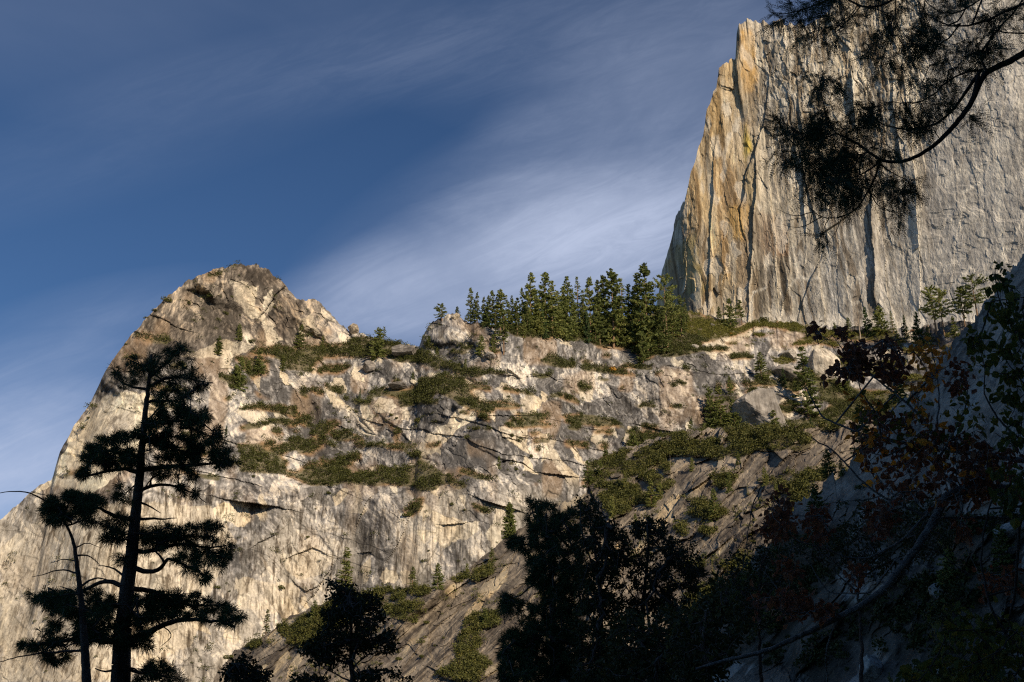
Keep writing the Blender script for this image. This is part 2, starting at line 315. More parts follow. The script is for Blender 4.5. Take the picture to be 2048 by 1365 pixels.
def wall(name, sil, cols, rows, vbase, R0, slope, disp, paint, mat, jag=1.2, bend=1.0, kind='structure', back=(4, 12, 30, 80, 200), drop=.25, smooth=16):
    """a rock mass as a real surface: rows climb from its foot to its crest, every row steps back by the local slope"""
    sil = np.array(sil, float)
    saz, sel = pxdir(sil[:, 0], sil[:, 1]); o = np.argsort(saz, kind='stable'); saz = saz[o]; sel = sel[o]
    az = np.linspace(saz[0], saz[-1], cols); ec = np.interp(az, saz, sel)
    ej = jag / F * (fbm(az * 190, az * 0, 91, 4, .55) * 5 + (facets(az * 160, az * 0, 5, 1)[0]) * 2.5)
    _, eb = pxdir(dirpx(az, ec)[0], vbase)
    t = np.linspace(0, 1, rows)[:, None]
    EL = eb[None] + (ec - eb)[None] * t + ej[None] * t ** 14; AZ = np.repeat(az[None], rows, 0)
    U, V = dirpx(AZ, EL)
    Rb = R0(AZ[0], U[0])
    S = AZ * np.mean(Rb); 
    Z0 = np.tan(EL) * np.mean(Rb)
    th = np.maximum(slope(U, V, S, Z0), np.degrees(EL) + 7)
    ct = 1 / np.tan(np.radians(th)); te = np.tan(EL)
    g = np.clip(ct / np.cos(EL) ** 2 / np.maximum(1 - ct * te, .08), 0, 14)
    g = np.where(th > 90.5, -.6, g)
    dE = (ec - eb)[None] / (rows - 1)
    lnR = np.concatenate([np.zeros((1, cols)), np.cumsum((g[1:] + g[:-1]) / 2 * dE, 0)], 0)
    R = Rb[None] * np.exp(blur(lnR, smooth, 0))
    X = np.sin(AZ) * R; Z = np.tan(EL) * R
    dR, P, M = disp(U, V, S, Z0, R), None, None
    dR, info = dR
    R = R + dR
    P, M = paint(U, V, S, Z0, info)
    pts = np.stack([np.sin(AZ) * R, np.cos(AZ) * R, CAM[2] + np.tan(EL) * R], -1)
    rows_extra = []; top = R[-1]; zt = CAM[2] + np.tan(EL[-1]) * R[-1]; acc = 0
    for k, b in enumerate(back):
        rr = top + b; zz = zt - drop * b - .02 * b
        rows_extra.append(np.stack([np.sin(az) * rr, np.cos(az) * rr, zz], -1)[None])
    low = np.stack([np.sin(az) * R[0], np.cos(az) * R[0], np.full(cols, -6.0)], -1)[None]
    allp = np.concatenate([low, pts] + rows_extra, 0)
    nr = allp.shape[0]
    P = np.concatenate([P[:1], P] + [P[-1:]] * len(back), 0); M = np.concatenate([M[:1], M] + [M[-1:]] * len(back), 0)
    i = np.arange(nr - 1)[:, None] * cols; j = np.arange(cols - 1)[None]
    q = np.stack([i + j, i + j + 1, i + cols + j + 1, i + cols + j], -1).reshape(-1, 4)
    ob = mesh(name, allp.reshape(-1, 3), [q], mat, paint={'paint': P.reshape(-1, 3), 'mask': M.reshape(-1, 3)})
    tag(ob, kind=kind)
    return dict(obj=ob, az=az, EL=EL, R=R, U=U, V=V, pts=pts, info=info, ec=ec, eb=eb)
def hit(L, u, v):
    """visible surface point of a rock mass at a photograph pixel (snapped to its crest)"""
    a, e = pxdir(u, v); c = int(np.clip(np.searchsorted(L['az'], a), 0, len(L['az']) - 1))
    r = int(np.clip(round((e - L['eb'][c]) / (L['ec'][c] - L['eb'][c]) * (L['R'].shape[0] - 1)), 0, L['R'].shape[0] - 1))
    return L['pts'][r, c]
def c(*x): return np.array(x, float)
def lerp(a, b, f): return a + (b - a) * f[..., None]

# ---------------------------------------------------------------- middle mountain
SIL2 = [(-60,1085),(0,1045),(60,985),(105,955),(120,900),(150,850),(180,810),(210,745),(235,705),(262,672),(300,630),(335,592),(370,565),(400,548),(445,535),(470,529),(500,530),(530,533),(548,550),(575,575),(592,598),(605,602),(620,600),(640,604),(655,622),(672,640),(688,655),(694,660),(715,664),(740,672),(775,680),(800,687),(838,694),(846,672),(862,650),(876,636),(895,630),(915,632),(935,642),(1000,652),(1100,650),(1200,640),(1300,630),(1370,622),(1420,632),(1470,640),(1520,643),(1600,648),(1700,655),(1830,655),(1900,645),(2100,640)]
PALE2 = [  # fresh, cream coloured rock
 ([(120,915),(150,850),(180,812),(240,778),(300,790),(330,830),(290,905),(250,930),(190,985),(110,975),(60,985),(105,955)],.95),
 (c1((1200,215),(1290,225),(1300,300),(1330,380),(1380,400),(1430,430),(1480,540),(1400,560),(1390,480),(1330,420),(1240,330)),.7),
 (c1((1290,240),(1340,240),(1340,400),(1300,380)),.8),(c1((1380,290),(1440,250),(1430,330),(1380,390)),.7),(c1((1560,400),(1640,390),(1700,480),(1620,520),(1580,480)),.5),
 (c1((860,470),(880,425),(870,440)),.8),(c1((920,600),(1100,560),(1240,520),(1330,560),(1290,600),(1180,620),(1040,620)),.5),
 (c3((605,1000),(620,950),(690,890),(770,810),(800,760),(850,730),(900,780),(890,830),(820,870),(760,920),(700,970),(640,1020)),.95),
 (c3((370,760),(400,705),(480,720),(510,760),(440,790),(390,800)),.7),(c3((1270,940),(1320,930),(1300,1000),(1240,1030)),.7),
 (c4((60,400),(130,345),(210,345),(270,390),(275,455),(200,480),(110,450)),.95),(c4((730,330),(800,280),(850,290),(800,350),(740,370)),.8),(c4((1260,410),(1310,390),(1290,440),(1270,450)),.9),
 (c4((1330,480),(1420,450),(1560,460),(1580,520),(1480,560),(1380,600),(1320,560)),.7),(c4((1200,60),(1290,0),(1400,0),(1300,90)),.8),
 (c4((460,640),(640,600),(760,660),(700,760),(560,800),(480,740)),.45),(c4((200,760),(560,830),(560,960),(430,980),(200,940)),.4),
 ([(0,1100),(120,1000),(420,1010),(470,1080),(380,1290),(240,1365),(0,1365)],.45),(c5((950,490),(1020,490),(1050,560),(1010,590),(960,540)),.9),(c5((975,600),(1060,600),(1150,640),(1060,640)),.7),
 (c5((600,390),(690,400),(720,420),(620,440),(560,440)),.6),(c5((1100,570),(1330,600),(1300,640),(1150,640)),.4)]
DARK2 = [(c1((690,520),(850,400),(1000,440),(1060,560),(1020,620),(760,640),(640,600)),.5),(c1((1440,300),(1530,290),(1590,330),(1560,460),(1470,540),(1450,440)),.85),(c1((1230,150),(1400,135),(1470,200),(1400,240),(1250,200)),.6),
 (c1((580,640),(700,600),(620,740),(500,900),(470,920)),.7),(c1((590,960),(690,900),(690,1010),(590,1040)),.4),
 (c4((30,265),(200,260),(440,270),(450,320),(250,330),(60,330)),.55),(c4((430,270),(520,290),(650,310),(640,340),(480,330)),.5),(c3((1480,890),(1550,920),(1500,1010),(1400,940)),.4),
 (c4((900,380),(1080,300),(1150,330),(1100,500),(980,640),(880,620)),.35),(c3((1700,610),(1850,680),(1830,860),(1760,800),(1740,700)),.45),(c4((650,60),(720,50),(710,130),(665,120)),.8)]
ROOFS2 = [  # overhanging arches: (line, lift m, falloff px, side)
 (c4((190,338),(290,352),(420,378)),9,26),(c3((980,1060),(1050,1030),(1130,1035),(1180,1070)),1.8,30),(c3((1370,900),(1400,960),(1440,1000)),1.5,18),(c3((1170,600),(1260,590),(1350,640)),1.5,30),
 (c3((960,795),(1090,795),(1200,790)),1.5,14),(c3((600,960),(650,900),(740,830),(800,770)),-5,26),(c4((480,670),(560,640),(640,610),(720,650)),1.5,30),(c4((520,800),(600,860),(690,800)),1.5,26),(c4((300,600),(400,540),(330,490)),1.5,26),
 (c3((1700,840),(1850,870),(1960,880)),1.8,22),(c3((1230,1090),(1330,1100),(1400,1110)),4,20),(c4((1350,480),(1430,470),(1500,460)),1.5,14),(c4((890,640),(960,625),(980,650)),1.2,14),(c3((1540,440),(1600,450)),1.8,12),
 (c4((1580,330),(1700,370),(1820,405)),4,20),(c1((1360,400),(1430,310),(1500,240)),4,24),(c4((880,480),(940,350),(990,300)),1.8,30),(c4((1040,700),(1130,560),(1200,400)),1.2,26),(c4((560,960),(640,870),(760,690)),1.8,26)]
def r0_2(az, u):
    return 470 + 40 * sm(900, 1500, u) + 12 * np.sin(az * 23) + 20 * sm(330, -60, u) ** 2 + 8 * fbm(az * 12, az * 0, 3, 2)
GR2 = [(1340,640),(1420,640),(2100,640),(2100,900),(1700,900),(1500,860),(1440,790),(1400,740),(1330,700)]
def slope2(U, V, S, Z):
    wu = U + 9 * fbm(S / 9, Z / 9, 41, 4); wv = V + 7 * fbm(S / 9, Z / 9, 44, 4)
    b = np.zeros(U.shape)
    for p in BRUSH: b = np.maximum(b, inpoly(wu, wv, p))
    b = np.maximum(b, (vn(S / 11, Z / 4 + S / 50, 48) + .4 * vn(S / 3, Z / 2.4, 49) > 1.17 - .22 * sm(1380, 1520, U) * sm(650, 700, V)) * sm(640, 700, V) * sm(985, 940, V) * sm(430, 520, U))
    th = 74 + 10 * fbm(S / 40, Z / 14, 12, 4)
    bed = (Z + .12 * S + 7 * fbm(S / 26, Z / 30, 166, 4)) / 10.5; fb = bed - np.floor(bed)
    lg = sm(0, .04, fb) * sm(.27, .2, fb) * sm(.34, .46, vn(S / 22, np.floor(bed) * 3.7, 171)) * sm(640, 700, V) * sm(985, 940, V)
    th = th + 6; th = th * (1 - lg) + 40 * lg; b = np.maximum(b, (lg > .5) * (vn(S / 7, np.floor(bed) * 5.1, 172) > .52))
    th = np.where(V > 960, 78 + 7 * fbm(S / 50, Z / 25, 15, 3), th)
    # slabby ground on the right and on the dome shoulder
    ri = sm(1230, 1420, U) * sm(800, 640, V); th = th - 26 * ri - 10 * sm(1380, 1500, U)
    th = th - 22 * sm(150, 40, U - 0 * V) * 0
    bb = blur(b, 9, 5)
    th = th * (1 - bb) + 38 * bb
    dome = sm(700, 560, U) * sm(700, 560, V) ; th = th - 24 * sm(560, 530, V) * sm(650, 560, U)
    slope2.b = b
    return blur(th, 6, 2)
def disp2(U, V, S, Z, R):
    k = 1 - blur(slope2.b, 3, 3) * .75
    wx = S + 5 * fbm(S / 16, Z / 16, 51, 4); wz = Z + 5 * fbm(S / 16, Z / 16, 57, 4)
    ax, az_ = rotc(wx, wz, 28 * np.ones(1)[0])
    low = sm(950, 1010, V) * sm(1250, 1000, U)      # smooth lower wall
    d1, i1, e1 = facets(ax / 26, az_ / 44, 3, 1)
    d2, i2, e2 = facets(*[q / s for q, s in zip(rotc(wx, wz, 32), (8.5, 20))], 8, 1, .6)
    d3, i3, e3 = facets(*[q / s for q, s in zip(rotc(wx + 1.5 * fbm(S / 4, Z / 4, 3, 3), wz, 35), (3.2, 8.0))], 18, 1, .9)
    d4, i4, e4 = facets(wx / 1.5, wz / 2.0, 28, 1, .6)
    # exfoliation ledges: tilted beds that overhang a little
    bed = Z + .22 * S + 5 * fbm(S / 30, Z / 30, 66, 4); fr = (bed / 9.5) % 1.0
    bd = (fr - .5) * 1.1 * sm(.55, .75, vn(S / 35, Z / 14, 71))
    amp = 1 - .42 * low
    pr = lambda f, s: sm(.40, .62, vn(wx / f, wz / f, s)); p2 = pr(22, 301); p3 = pr(13, 302)
    d1 = blur(d1, 4, 4); d2 = blur(d2, 1, 1)
    rx, rz = rotc(wx, wz, 30); rdg = 1 - 2 * np.abs(fbm(rx / 26, rz / 9, 96, 4))
    d = -(5.5 * d1 * amp + 1.0 * (rdg - .6) * (1 - .7 * low) * k + 1.7 * d2 * amp * (.3 + .7 * p2) + .62 * d3 * (.2 + .8 * p3) + .26 * d4 * pr(7, 303)) * k * (1 - .62 * low) + bd * (1 - .8 * low) * k
    d += 5 * fbm(S / 60, Z / 60, 77, 3) + .35 * fbm(S / 12, Z / 20, 79, 4) + .22 * fbm(S / 1.3, Z / 1.6, 80, 3)
    # vertical flutes of the lower wall and the arched slab
    fl = sm(.45, .7, vn(S / 28, Z / 40, 61)); d += fl * .8 * fbm(S / 3.2, Z / 30, 62, 3)
    uu = U + 5 * fbm(S / 7, Z / 7, 31, 3); vv = V + 4 * fbm(S / 7, Z / 7, 32, 3)
    for line, lift, w in ROOFS2:
        D, sd, A = seg(uu, vv, line); s = np.where(sd < 0, 1., 0.) if True else 0
        d -= lift * s * np.exp(-D / w) * np.sin(np.pi * np.clip(A * .94 + .03, 0, 1)) ** .5 * (D < w * 4)
    return d, dict(i1=i1, i2=i2, i3=i3, i4=i4, e1=e1, e2=e2, e3=e3, k=k, low=low, wu=uu, wv=vv, b=slope2.b)
def paint2(U, V, S, Z, I):
    low = I['low']; bed = (Z + .12 * S + 7 * fbm(S / 26, Z / 30, 166, 4)) / 10.5
    def grain(rot, a, b, s, wob=1.2):
        q, w = rotc(S + wob * fbm(S / 9, Z / 9, s + 5, 3) * 3, Z, rot); return fbm(q / a, w / b, s, 4, .6)
    o1 = sm(.40, .55, vn(S / 34, Z / 26, 91)); o2 = sm(.45, .6, vn(S / 30, Z / 30, 92))
    gr = grain(0, 1.5, 24, 401); gr = gr + (grain(33, 1.6, 14, 411) - gr) * o1; gr = gr + (grain(-30, 1.8, 12, 421) - gr) * o2 * (1 - .6 * low)
    gr2 = grain(0, .8, 7, 431) * (1 - o1) + grain(35, .8, 6, 441) * o1
    tone = .50 + .42 * fbm(S / 22, Z / 26, 101, 5) + .16 * (frac(I['i1'], 5) - .5) + .52 * (frac(I['i2'], 5) - .5) + .50 * (frac(I['i3'], 5) - .5) * sm(.35, .6, vn(S / 16, Z / 12, 108)) + .30 * (frac(I['i4'], 5) - .5) + .42 * gr + .46 * gr2
    tn = np.clip((tone - .5) * 1.25 + .36 + .17 * low, 0, 1); kx = [0, .3, .55, .8, 1]
    sg = lambda x, a=.06, w=.05: sm(a, a + w, x)
    pA = sg(grain(0, .75, 26, 461, 1.6) * (1 - o1) + grain(31, .8, 22, 465, 1.2) * o1, .09, .06) * sm(.42, .55, vn(S / 20, Z / 18, 462))
    pB = sg(grain(0, .9, 30, 471, 1.6) * (1 - o2) + grain(30, .9, 18, 475, 1.2) * o2, .06, .06) * sm(.40, .52, vn(S / 24, Z / 16, 472))
    pC = sg(fbm(S / 5, Z / 3.4, 481, 6, .68), .10, .05)
    tn = np.clip(tn + .30 * pA - .24 * pB - .16 * pC, 0, 1)
    P = np.stack([np.interp(tn, kx, k) for k in ((.088, .18, .295, .45, .73), (.085, .174, .285, .43, .67), (.083, .170, .275, .405, .57))], -1)
    P = lerp(P, c(.52, .475, .39), np.clip(low * .55 * (.45 + 1.2 * fbm(S / 14, Z / 30, 104, 4)), 0, 1))
    # the dome is browner and darker
    dome = sm(720, 620, U) * sm(760, 660, V); P = P * (1 - .24 * dome[..., None] * c(.6, 1., 1.5)); 
    rt = sm(1180, 1500, U) * sm(700, 840, V); P = P * (1 - .22 * rt[..., None])
    # warm iron stain
    w = sm(.62, .8, vn(S / 9, Z / 16, 111)) * .4; P = lerp(P, c(.38, .26, .15), w * (1 - .5 * I['low']))
    wu = I['wu'] + 10 * fbm(S / 5, Z / 8, 120, 4); wv = I['wv'] + 10 * fbm(S / 5, Z / 8, 123, 4)
    fresh = np.zeros(U.shape); dk = np.zeros(U.shape)
    for p, a in PALE2: fresh = np.maximum(fresh, a * inpoly(wu, wv, p))
    for p, a in DARK2: dk = np.maximum(dk, a * inpoly(wu, wv, p))
    # scattered small scars of fresh rock follow the plates
    scar = ((frac(I['i3'], 9) > .90) | (frac(I['i2'], 9) > .93)) * sm(.4, .6, vn(S / 30, Z / 30, 130)) * .75
    fresh = np.maximum(fresh, scar); dk = blur(dk, 1, 1)
    fr = fresh * (.85 + .5 * fbm(S / 6, Z / 16, 133, 4)); fr = np.clip(fr * (1 + .5 * gr + .4 * gr2), 0, 1)
    P = lerp(P, lerp(c(.74, .62, .43), c(.80, .74, .60), vn(S / 9, Z / 12, 140)), fr)
    P = P * (1 - .55 * dk[..., None] * c(.95, 1., 1.03))
    # thin dark joints between plates
    j = np.maximum(sm(.02, .0, I['e1']), .9 * sm(.045, .015, I['e2'])) * sm(.42, .55, vn(S / 10, Z / 10, 145)); j = np.maximum(j, .7 * sm(.06, .02, I['e3']) * sm(.55, .65, vn(S / 8, Z / 6, 146)))
    bl = np.abs(((bed * 2.9) + .35 * fbm(S / 5, Z / 5, 148, 4)) % 1.0 - .5) * 2; bl = sm(.075, .02, bl) * sm(.46, .56, vn(S / 12, Z / 5, 149)) * (1 - .7 * low)
    j = np.maximum(j, bl)
    P = P * (1 - .55 * j[..., None])
    # soil and litter on the benches, orange litter strips at their edges
    b = I['b']; bb = blur(b, 2, 2); ed = np.clip(bb * (1 - bb) * 4, 0, 1) * sm(.45, .65, vn(S / 9, Z / 9, 150))
    gr = fbm(S / 5, Z / 5, 151, 4)
    P = lerp(P, lerp(c(.085, .08, .035), c(.17, .14, .085), np.clip(.4 + gr, 0, 1)), sm(.25, .7, bb) * .9)
    P = lerp(P, c(.33, .2, .1), ed * .55)
    M = np.stack([np.clip((.35 + .75 * I['low'] + .6 * sm(1300, 1150, U * 0 + 1225) * 0 + .5 * sm(.4, .7, vn(S / 30, Z / 25, 160))) * (1 - bb) , 0, 1.3), np.clip((.3 + .5 * I['low']) * (1 - bb), 0, 1), bb], -1)
    arch = np.zeros(U.shape)
    for p in (c3((1180,640),(1700,610),(1900,660),(1960,870),(1700,860),(1500,800),(1250,780)), c3((1000,900),(1200,870),(1500,880),(1450,1100),(1200,1060)), c4((0,260),(520,270),(760,300),(700,560),(560,520),(200,480),(0,420))): arch = np.maximum(arch, inpoly(wu, wv, p))
    M[..., 0] = np.maximum(M[..., 0], 1.25 * blur(arch, 4, 4) * (1 - bb)); M[..., 1] = np.maximum(M[..., 1], .8 * blur(arch, 4, 4) * (1 - bb))
    return np.clip(P, .02, .75), M
rock_mid = rock_material('weathered_granite', streak=(.33, .022), streak_amt=1.1, dark=(.34, .31, .28), bump=.5, bdist=.28, bsc=1.5, speck=.2)
L2 = wall('granite_mountain', SIL2, int(1000 * Q), int(560 * Q), 1480, r0_2, slope2, disp2, paint2, rock_mid, smooth=60)

# ---------------------------------------------------------------- nearer brown slab and bench
SIL3 = [(400,1420),(440,1335),(470,1300),(520,1275),(545,1262),(580,1235),(610,1222),(650,1205),(700,1190),(760,1175),(800,1178),(850,1180),(880,1172),(905,1160),(940,1135),(980,1100),(1020,1070),(1050,1050),(1100,1015),(1140,1000),(1172,985),(1180,955),(1200,925),(1250,895),(1300,880),(1360,866),(1420,858),(1500,850),(1560,856),(1640,850),(1720,840),(1800,830),(1900,800)]
def plane_R(n, P0, az, el):
    n = np.array(n); K = float(n @ (np.array(P0) - CAM * 0)); return K / (n[0] * np.sin(az) + n[1] * np.cos(az) + n[2] * np.tan(el))
N3 = (-.40, -.50, .70); P3 = np.array([-19., 330, 36.5])
BENCH3 = [(440,1365),(440,1290),(560,1225),(700,1170),(830,1160),(905,1165),(860,1215),(800,1262),(700,1300),(560,1300),(500,1365)]
PALE3 = [(c4((1580,860),(1690,740),(1730,700),(1720,790),(1640,890)),.9),(c4((1130,1240),(1180,1120),(1260,1060),(1240,1100),(1170,1200)),.75),(c4((370,1130),(440,1060),(530,1000),(520,1040),(480,1120),(420,1150)),.8),
 (c7((330,360),(450,280),(510,300),(400,380),(350,400)),.8),(c7((930,350),(960,300),(1030,300),(1010,350),(970,370),(930,520),(900,510)),.75),(c7((1050,300),(1190,190),(1150,240),(1040,310)),.9),(c7((720,640),(800,560),(850,560),(740,680)),.7),
 (c7((1210,640),(1310,550),(1320,560),(1230,660)),.7),(c7((1370,390),(1420,380),(1410,400)),.7),(c7((1620,210),(1689,180),(1689,200)),.7)]
ROOFS3 = [(c7((1040,295),(1110,250),(1195,185)),4.5,16),(c7((1110,700),(1200,630),(1310,540)),3,16),(c7((350,330),(430,300),(510,295)),3,12),(c7((480,560),(600,480),(720,400)),2,18),(c4((1130,1300),(1300,1080),(1500,900)),1.5,20),(c4((1000,1200),(1160,1060)),2,20)]
def r0_3(az, u): return az * 0 + 1
def slope3(U, V, S, Z): return U * 0 + 89.9
def disp3(U, V, S, Z, R):
    az, el = pxdir(U, V); base = plane_R(N3, P3, az, el)
    S = az * 330; Z = np.tan(el) * 330
    wu = U + 9 * fbm(S / 6, Z / 6, 241, 4); wv = V + 8 * fbm(S / 6, Z / 6, 244, 4)
    b = np.zeros(U.shape)
    for p in BRUSH3: b = np.maximum(b, inpoly(wu, wv, p))
    b = np.maximum(b, (vn(S / 9 + .3 * Z / 9, Z / 5, 248) + .35 * vn(S / 3, Z / 3, 249) > 1.14 - .25 * sm(1080, 900, V) * sm(1130, 1230, U)) * 1.)
    be = blur(inpoly(wu, wv, BENCH3).astype(float), 8, 8)
    wx = S + 3 * fbm(S / 12, Z / 12, 251, 4); wz = Z + 3 * fbm(S / 12, Z / 12, 257, 4)
    def F_(rot, sx, sy, s): a, b_ = rotc(wx, wz, rot); return facets(a / sx, b_ / sy, s, 1, .4)
    d1, i1, e1 = F_(42, 55, 13, 203); d2, i2, e2 = F_(38, 20, 5.0, 208); d3, i3, e3 = F_(46, 6, 2.2, 218); d4, i4, e4 = facets(wx / 1.2, wz / 1.3, 228, 1)
    up = sm(1180, 1080, V) * sm(1150, 1250, U)
    d = -(4.5 * d1 * (1 + .7 * up) + 1.6 * d2 * (1 + up) + .75 * d3 * (1 + up) + .32 * d4) * (1 - .6 * b)
    d += 6 * fbm(S / 40, Z / 40, 277, 3) + .8 * fbm(S / 6, Z / 6, 279, 4)
    ax, ay = rotc(wx, wz, 42); d += .8 * fbm(ax / 16, ay / 1.5, 281, 4) 
    d -= be * 18 * sm(1330, 1180, V)
    for line, lift, w in ROOFS3:
        D, sd, A = seg(wu, wv, line); d -= lift * (sd < 0) * np.exp(-D / w) * np.sin(np.pi * np.clip(A * .94 + .03, 0, 1)) ** .5 * (D < w * 4)
    return base + d - R, dict(i1=i1, i2=i2, i3=i3, i4=i4, e1=e1, e2=e2, e3=e3, wu=wu, wv=wv, b=b, S=S, Z=Z, be=be)
def paint3(U, V, S, Z, I):
    S, Z = I['S'], I['Z']; ax, ay = rotc(S, Z, 42)
    tone = .45 + .25 * sm(1150, 950, V) + .5 * fbm(ax / 9, ay / .7, 305, 3) + .4 * fbm(S / 1.2, Z / 1.2, 306, 3) + .6 * fbm(S / 14, Z / 14, 301, 5) + .6 * fbm(ax / 26, ay / 2.6, 302, 4) + .3 * (frac(I['i2'], 5) - .5) + .3 * (frac(I['i3'], 5) - .5)
    kA = sm(.08, .13, fbm(ax / 12, ay / .8, 311, 4)) * sm(.4, .52, vn(S / 12, Z / 12, 312)); kB = sm(.07, .12, fbm(ax / 9, ay / .7, 313, 4)) * sm(.4, .5, vn(S / 14, Z / 14, 314))
    kC = sm(.1, .15, fbm(S / 4, Z / 3, 315, 6, .68)); tone = (tone - .5) * .8 + .5 + .34 * kA - .25 * kB - .15 * kC
    P = lerp(c(.085, .072, .06), c(.33, .28, .215), np.clip(tone, 0, 1))
    fresh = np.zeros(U.shape)
    for p, a in PALE3: fresh = np.maximum(fresh, a * inpoly(I['wu'], I['wv'], p))
    scar = ((frac(I['i3'], 9) > .955)) * sm(.4, .6, vn(S / 20, Z / 20, 130)) * .7
    fresh = blur(np.maximum(fresh, scar), 1, 1)
    P = lerp(P, lerp(c(.50, .38, .22), c(.55, .48, .35), vn(S / 5, Z / 5, 340)), np.clip(fresh, 0, 1))
    P = P * (1 - .3 * np.maximum(sm(.02, 0, I['e1']), .8 * sm(.025, 0, I['e2']))[..., None] * sm(.5, .65, vn(S / 14, Z / 14, 145))[..., None])
    bb = blur(I['b'], 2, 2)
    P = lerp(P, c(.10, .085, .045), sm(.25, .7, bb) * .9)
    M = np.stack([.55 * (1 - bb), .25 * (1 - bb), bb], -1)
    return np.clip(P, .02, .7), M
rock_brown = rock_material('brown_granite', streak=(.06, .5), streak_amt=.7, streak_rot=-45, dark=(.5, .46, .42), bump=.5, bdist=.25, bsc=1.5, speck=.22)
L3 = wall('brown_rock_slope', SIL3, int(900 * Q), int(330 * Q), 1500, r0_3, slope3, disp3, paint3, rock_brown, jag=1.2, drop=.5)

# ---------------------------------------------------------------- the great cliff behind
SIL1 = [(1295,700),(1305,640),(1318,585),(1325,540),(1340,490),(1352,440),(1370,395),(1383,345),(1395,305),(1408,262),(1414,215),(1424,190),(1434,172),(1438,142),(1448,122),(1468,118),(1471,112),(1473,70),(1479,47),(1492,42),(1520,44),(1560,44),(1600,50),(1640,42),(1663,12),(1680,-40),(1800,-120),(2100,-200)]
CR1 = [  # ribs and corners: line, how far the right hand side stands out, falloff px
 (c6((885,700),(915,830),(920,1000),(930,1180),(935,1290)),5,13),(c6((1085,560),(1100,760),(1110,1000),(1120,1290)),-3,12),(c6((430,560),(440,760),(425,950),(415,1150),(400,1330)),4,14),
 (c6((350,200),(360,330),(380,430)),7,14),(c6((625,650),(640,860),(645,950)),4,10),(c6((555,1060),(580,1180),(545,1290)),-4,16),(c6((300,980),(300,1090),(320,1150)),-5,12),(c6((270,600),(250,1000),(240,1290)),3,14),
 (c6((830,300),(840,400),(850,520)),6,14),(c6((1000,300),(1010,500),(1050,700)),3,12),(c6((500,800),(520,1000),(530,1250)),-2.5,14),(c6((180,640),(130,900),(80,1200)),3,14)]
YEL1 = [(c6((375,130),(400,95),(440,170),(445,330),(430,380),(400,380),(380,330)),(.62,.37,.10),.9),(c6((380,560),(400,520),(430,620),(395,650)),(.60,.46,.08),.8),(c6((250,360),(330,250),(350,420),(340,540),(270,580),(215,560)),(.40,.28,.13),.55),
 (c6((110,1000),(180,960),(230,1200),(200,1260),(130,1200)),(.52,.42,.16),.6),(c6((280,620),(350,700),(420,860),(420,1000),(330,1000),(290,820)),(.36,.24,.12),.45),(c6((320,860),(420,860),(380,1000),(340,990)),(.55,.36,.12),.55),(c6((400,700),(430,700),(440,860),(410,860)),(.55,.45,.25),.5),
 (c6((450,880),(560,900),(580,1050),(470,1080)),(.30,.17,.09),.5),(c6((400,130),(450,380),(430,560),(370,540),(380,380)),(.46,.33,.18),.5)]
VEIN1 = [(c6((1380,380),(1410,470),(1430,560),(1445,700),(1448,800),(1450,950),(1462,1090)),7),(c6((1300,800),(1370,750),(1445,725),(1530,745)),4),(c6((1520,380),(1535,560),(1540,800)),3),(c6((1370,860),(1385,980),(1400,1110)),3),(c6((580,1190),(620,1140),(660,1160),(700,1150),(720,1220),(740,1320)),4),
 (c6((880,300),(930,420),(960,560)),4),(c6((1330,600),(1340,700),(1270,700)),2),(c6((1060,560),(1090,800),(1100,1010)),5),(c6((1250,1180),(1320,1110),(1400,1160)),4),(c6((420,1290),(430,1210),(480,1190)),3),(c6((1547,900),(1500,1000)),2)]
def r0_1(az, u):
    return 1090 - 90 * sm(1270, 1420, u) - 40 * sm(1400, 1900, u) + 6 * fbm(az * 11, az * 0, 403, 1)
def slope1(U, V, S, Z):
    return 83 + 3 * fbm(S / 60, Z / 90, 410, 3) - 22 * sm(615, 650, V) - 30 * sm(95, 45, V) * sm(1660, 1600, U)
def disp1(U, V, S, Z, R):
    wx = S + 8 * fbm(S / 26, Z / 60, 451, 4); wz = Z
    d1, i1, e1 = facets(wx / 42, wz / 230, 403, 1); d2, i2, e2 = facets(wx / 14, wz / 62, 408, 1)
    d3, i3, e3 = facets((wx + 3 * fbm(S / 7, Z / 14, 3, 3)) / 5.5, wz / 17, 418, 1); d4, i4, e4 = facets(wx / 2.6, wz / 6, 428, 1)
    right = sm(1820, 1880, U); rough = .62 - .5 * right
    top = sm(420, 150, V) * sm(1480, 1560, U) * (1 - .7 * right)
    pr = lambda f, g, s: sm(.42, .62, vn(wx / f, wz / g, s))
    d = -(5.5 * d1 * rough + 3.2 * d2 * rough * (.35 + .9 * pr(40, 120, 31) + .5 * top) + 1.7 * d3 * (rough * pr(22, 60, 32) + .8 * top) + .7 * d4 * (rough * pr(12, 30, 33) + top))
    d += 3.5 * fbm(S / 60, Z / 400, 460, 2) * rough + .9 * fbm(S / 9, Z / 90, 461, 3) * rough + .5 * fbm(S / 3, Z / 5, 462, 4)
    # right face: thin exfoliation scars
    s = fbm(S / 34 + .8 * fbm(S / 20, Z / 20, 9, 3), Z / 50, 470, 4); d += right * .5 * sm(.0, .03, s) + right * .4 * sm(.15, .18, s) + right * .6 * sm(-.2, -.17, s)
    uu = U + 4 * fbm(S / 9, Z / 20, 431, 4)
    for line, lift, w in CR1:
        D, sd, A = seg(uu, V, line); s = (sd < 0) if lift > 0 else (sd > 0)
        d -= abs(lift) * s * np.exp(-D / w) * np.sin(np.pi * np.clip(A * .96 + .02, 0, 1)) ** .35 * (D < w * 5)
    return d, dict(i1=i1, i2=i2, i3=i3, i4=i4, e1=e1, e2=e2, e3=e3, right=right, uu=uu, top=top)
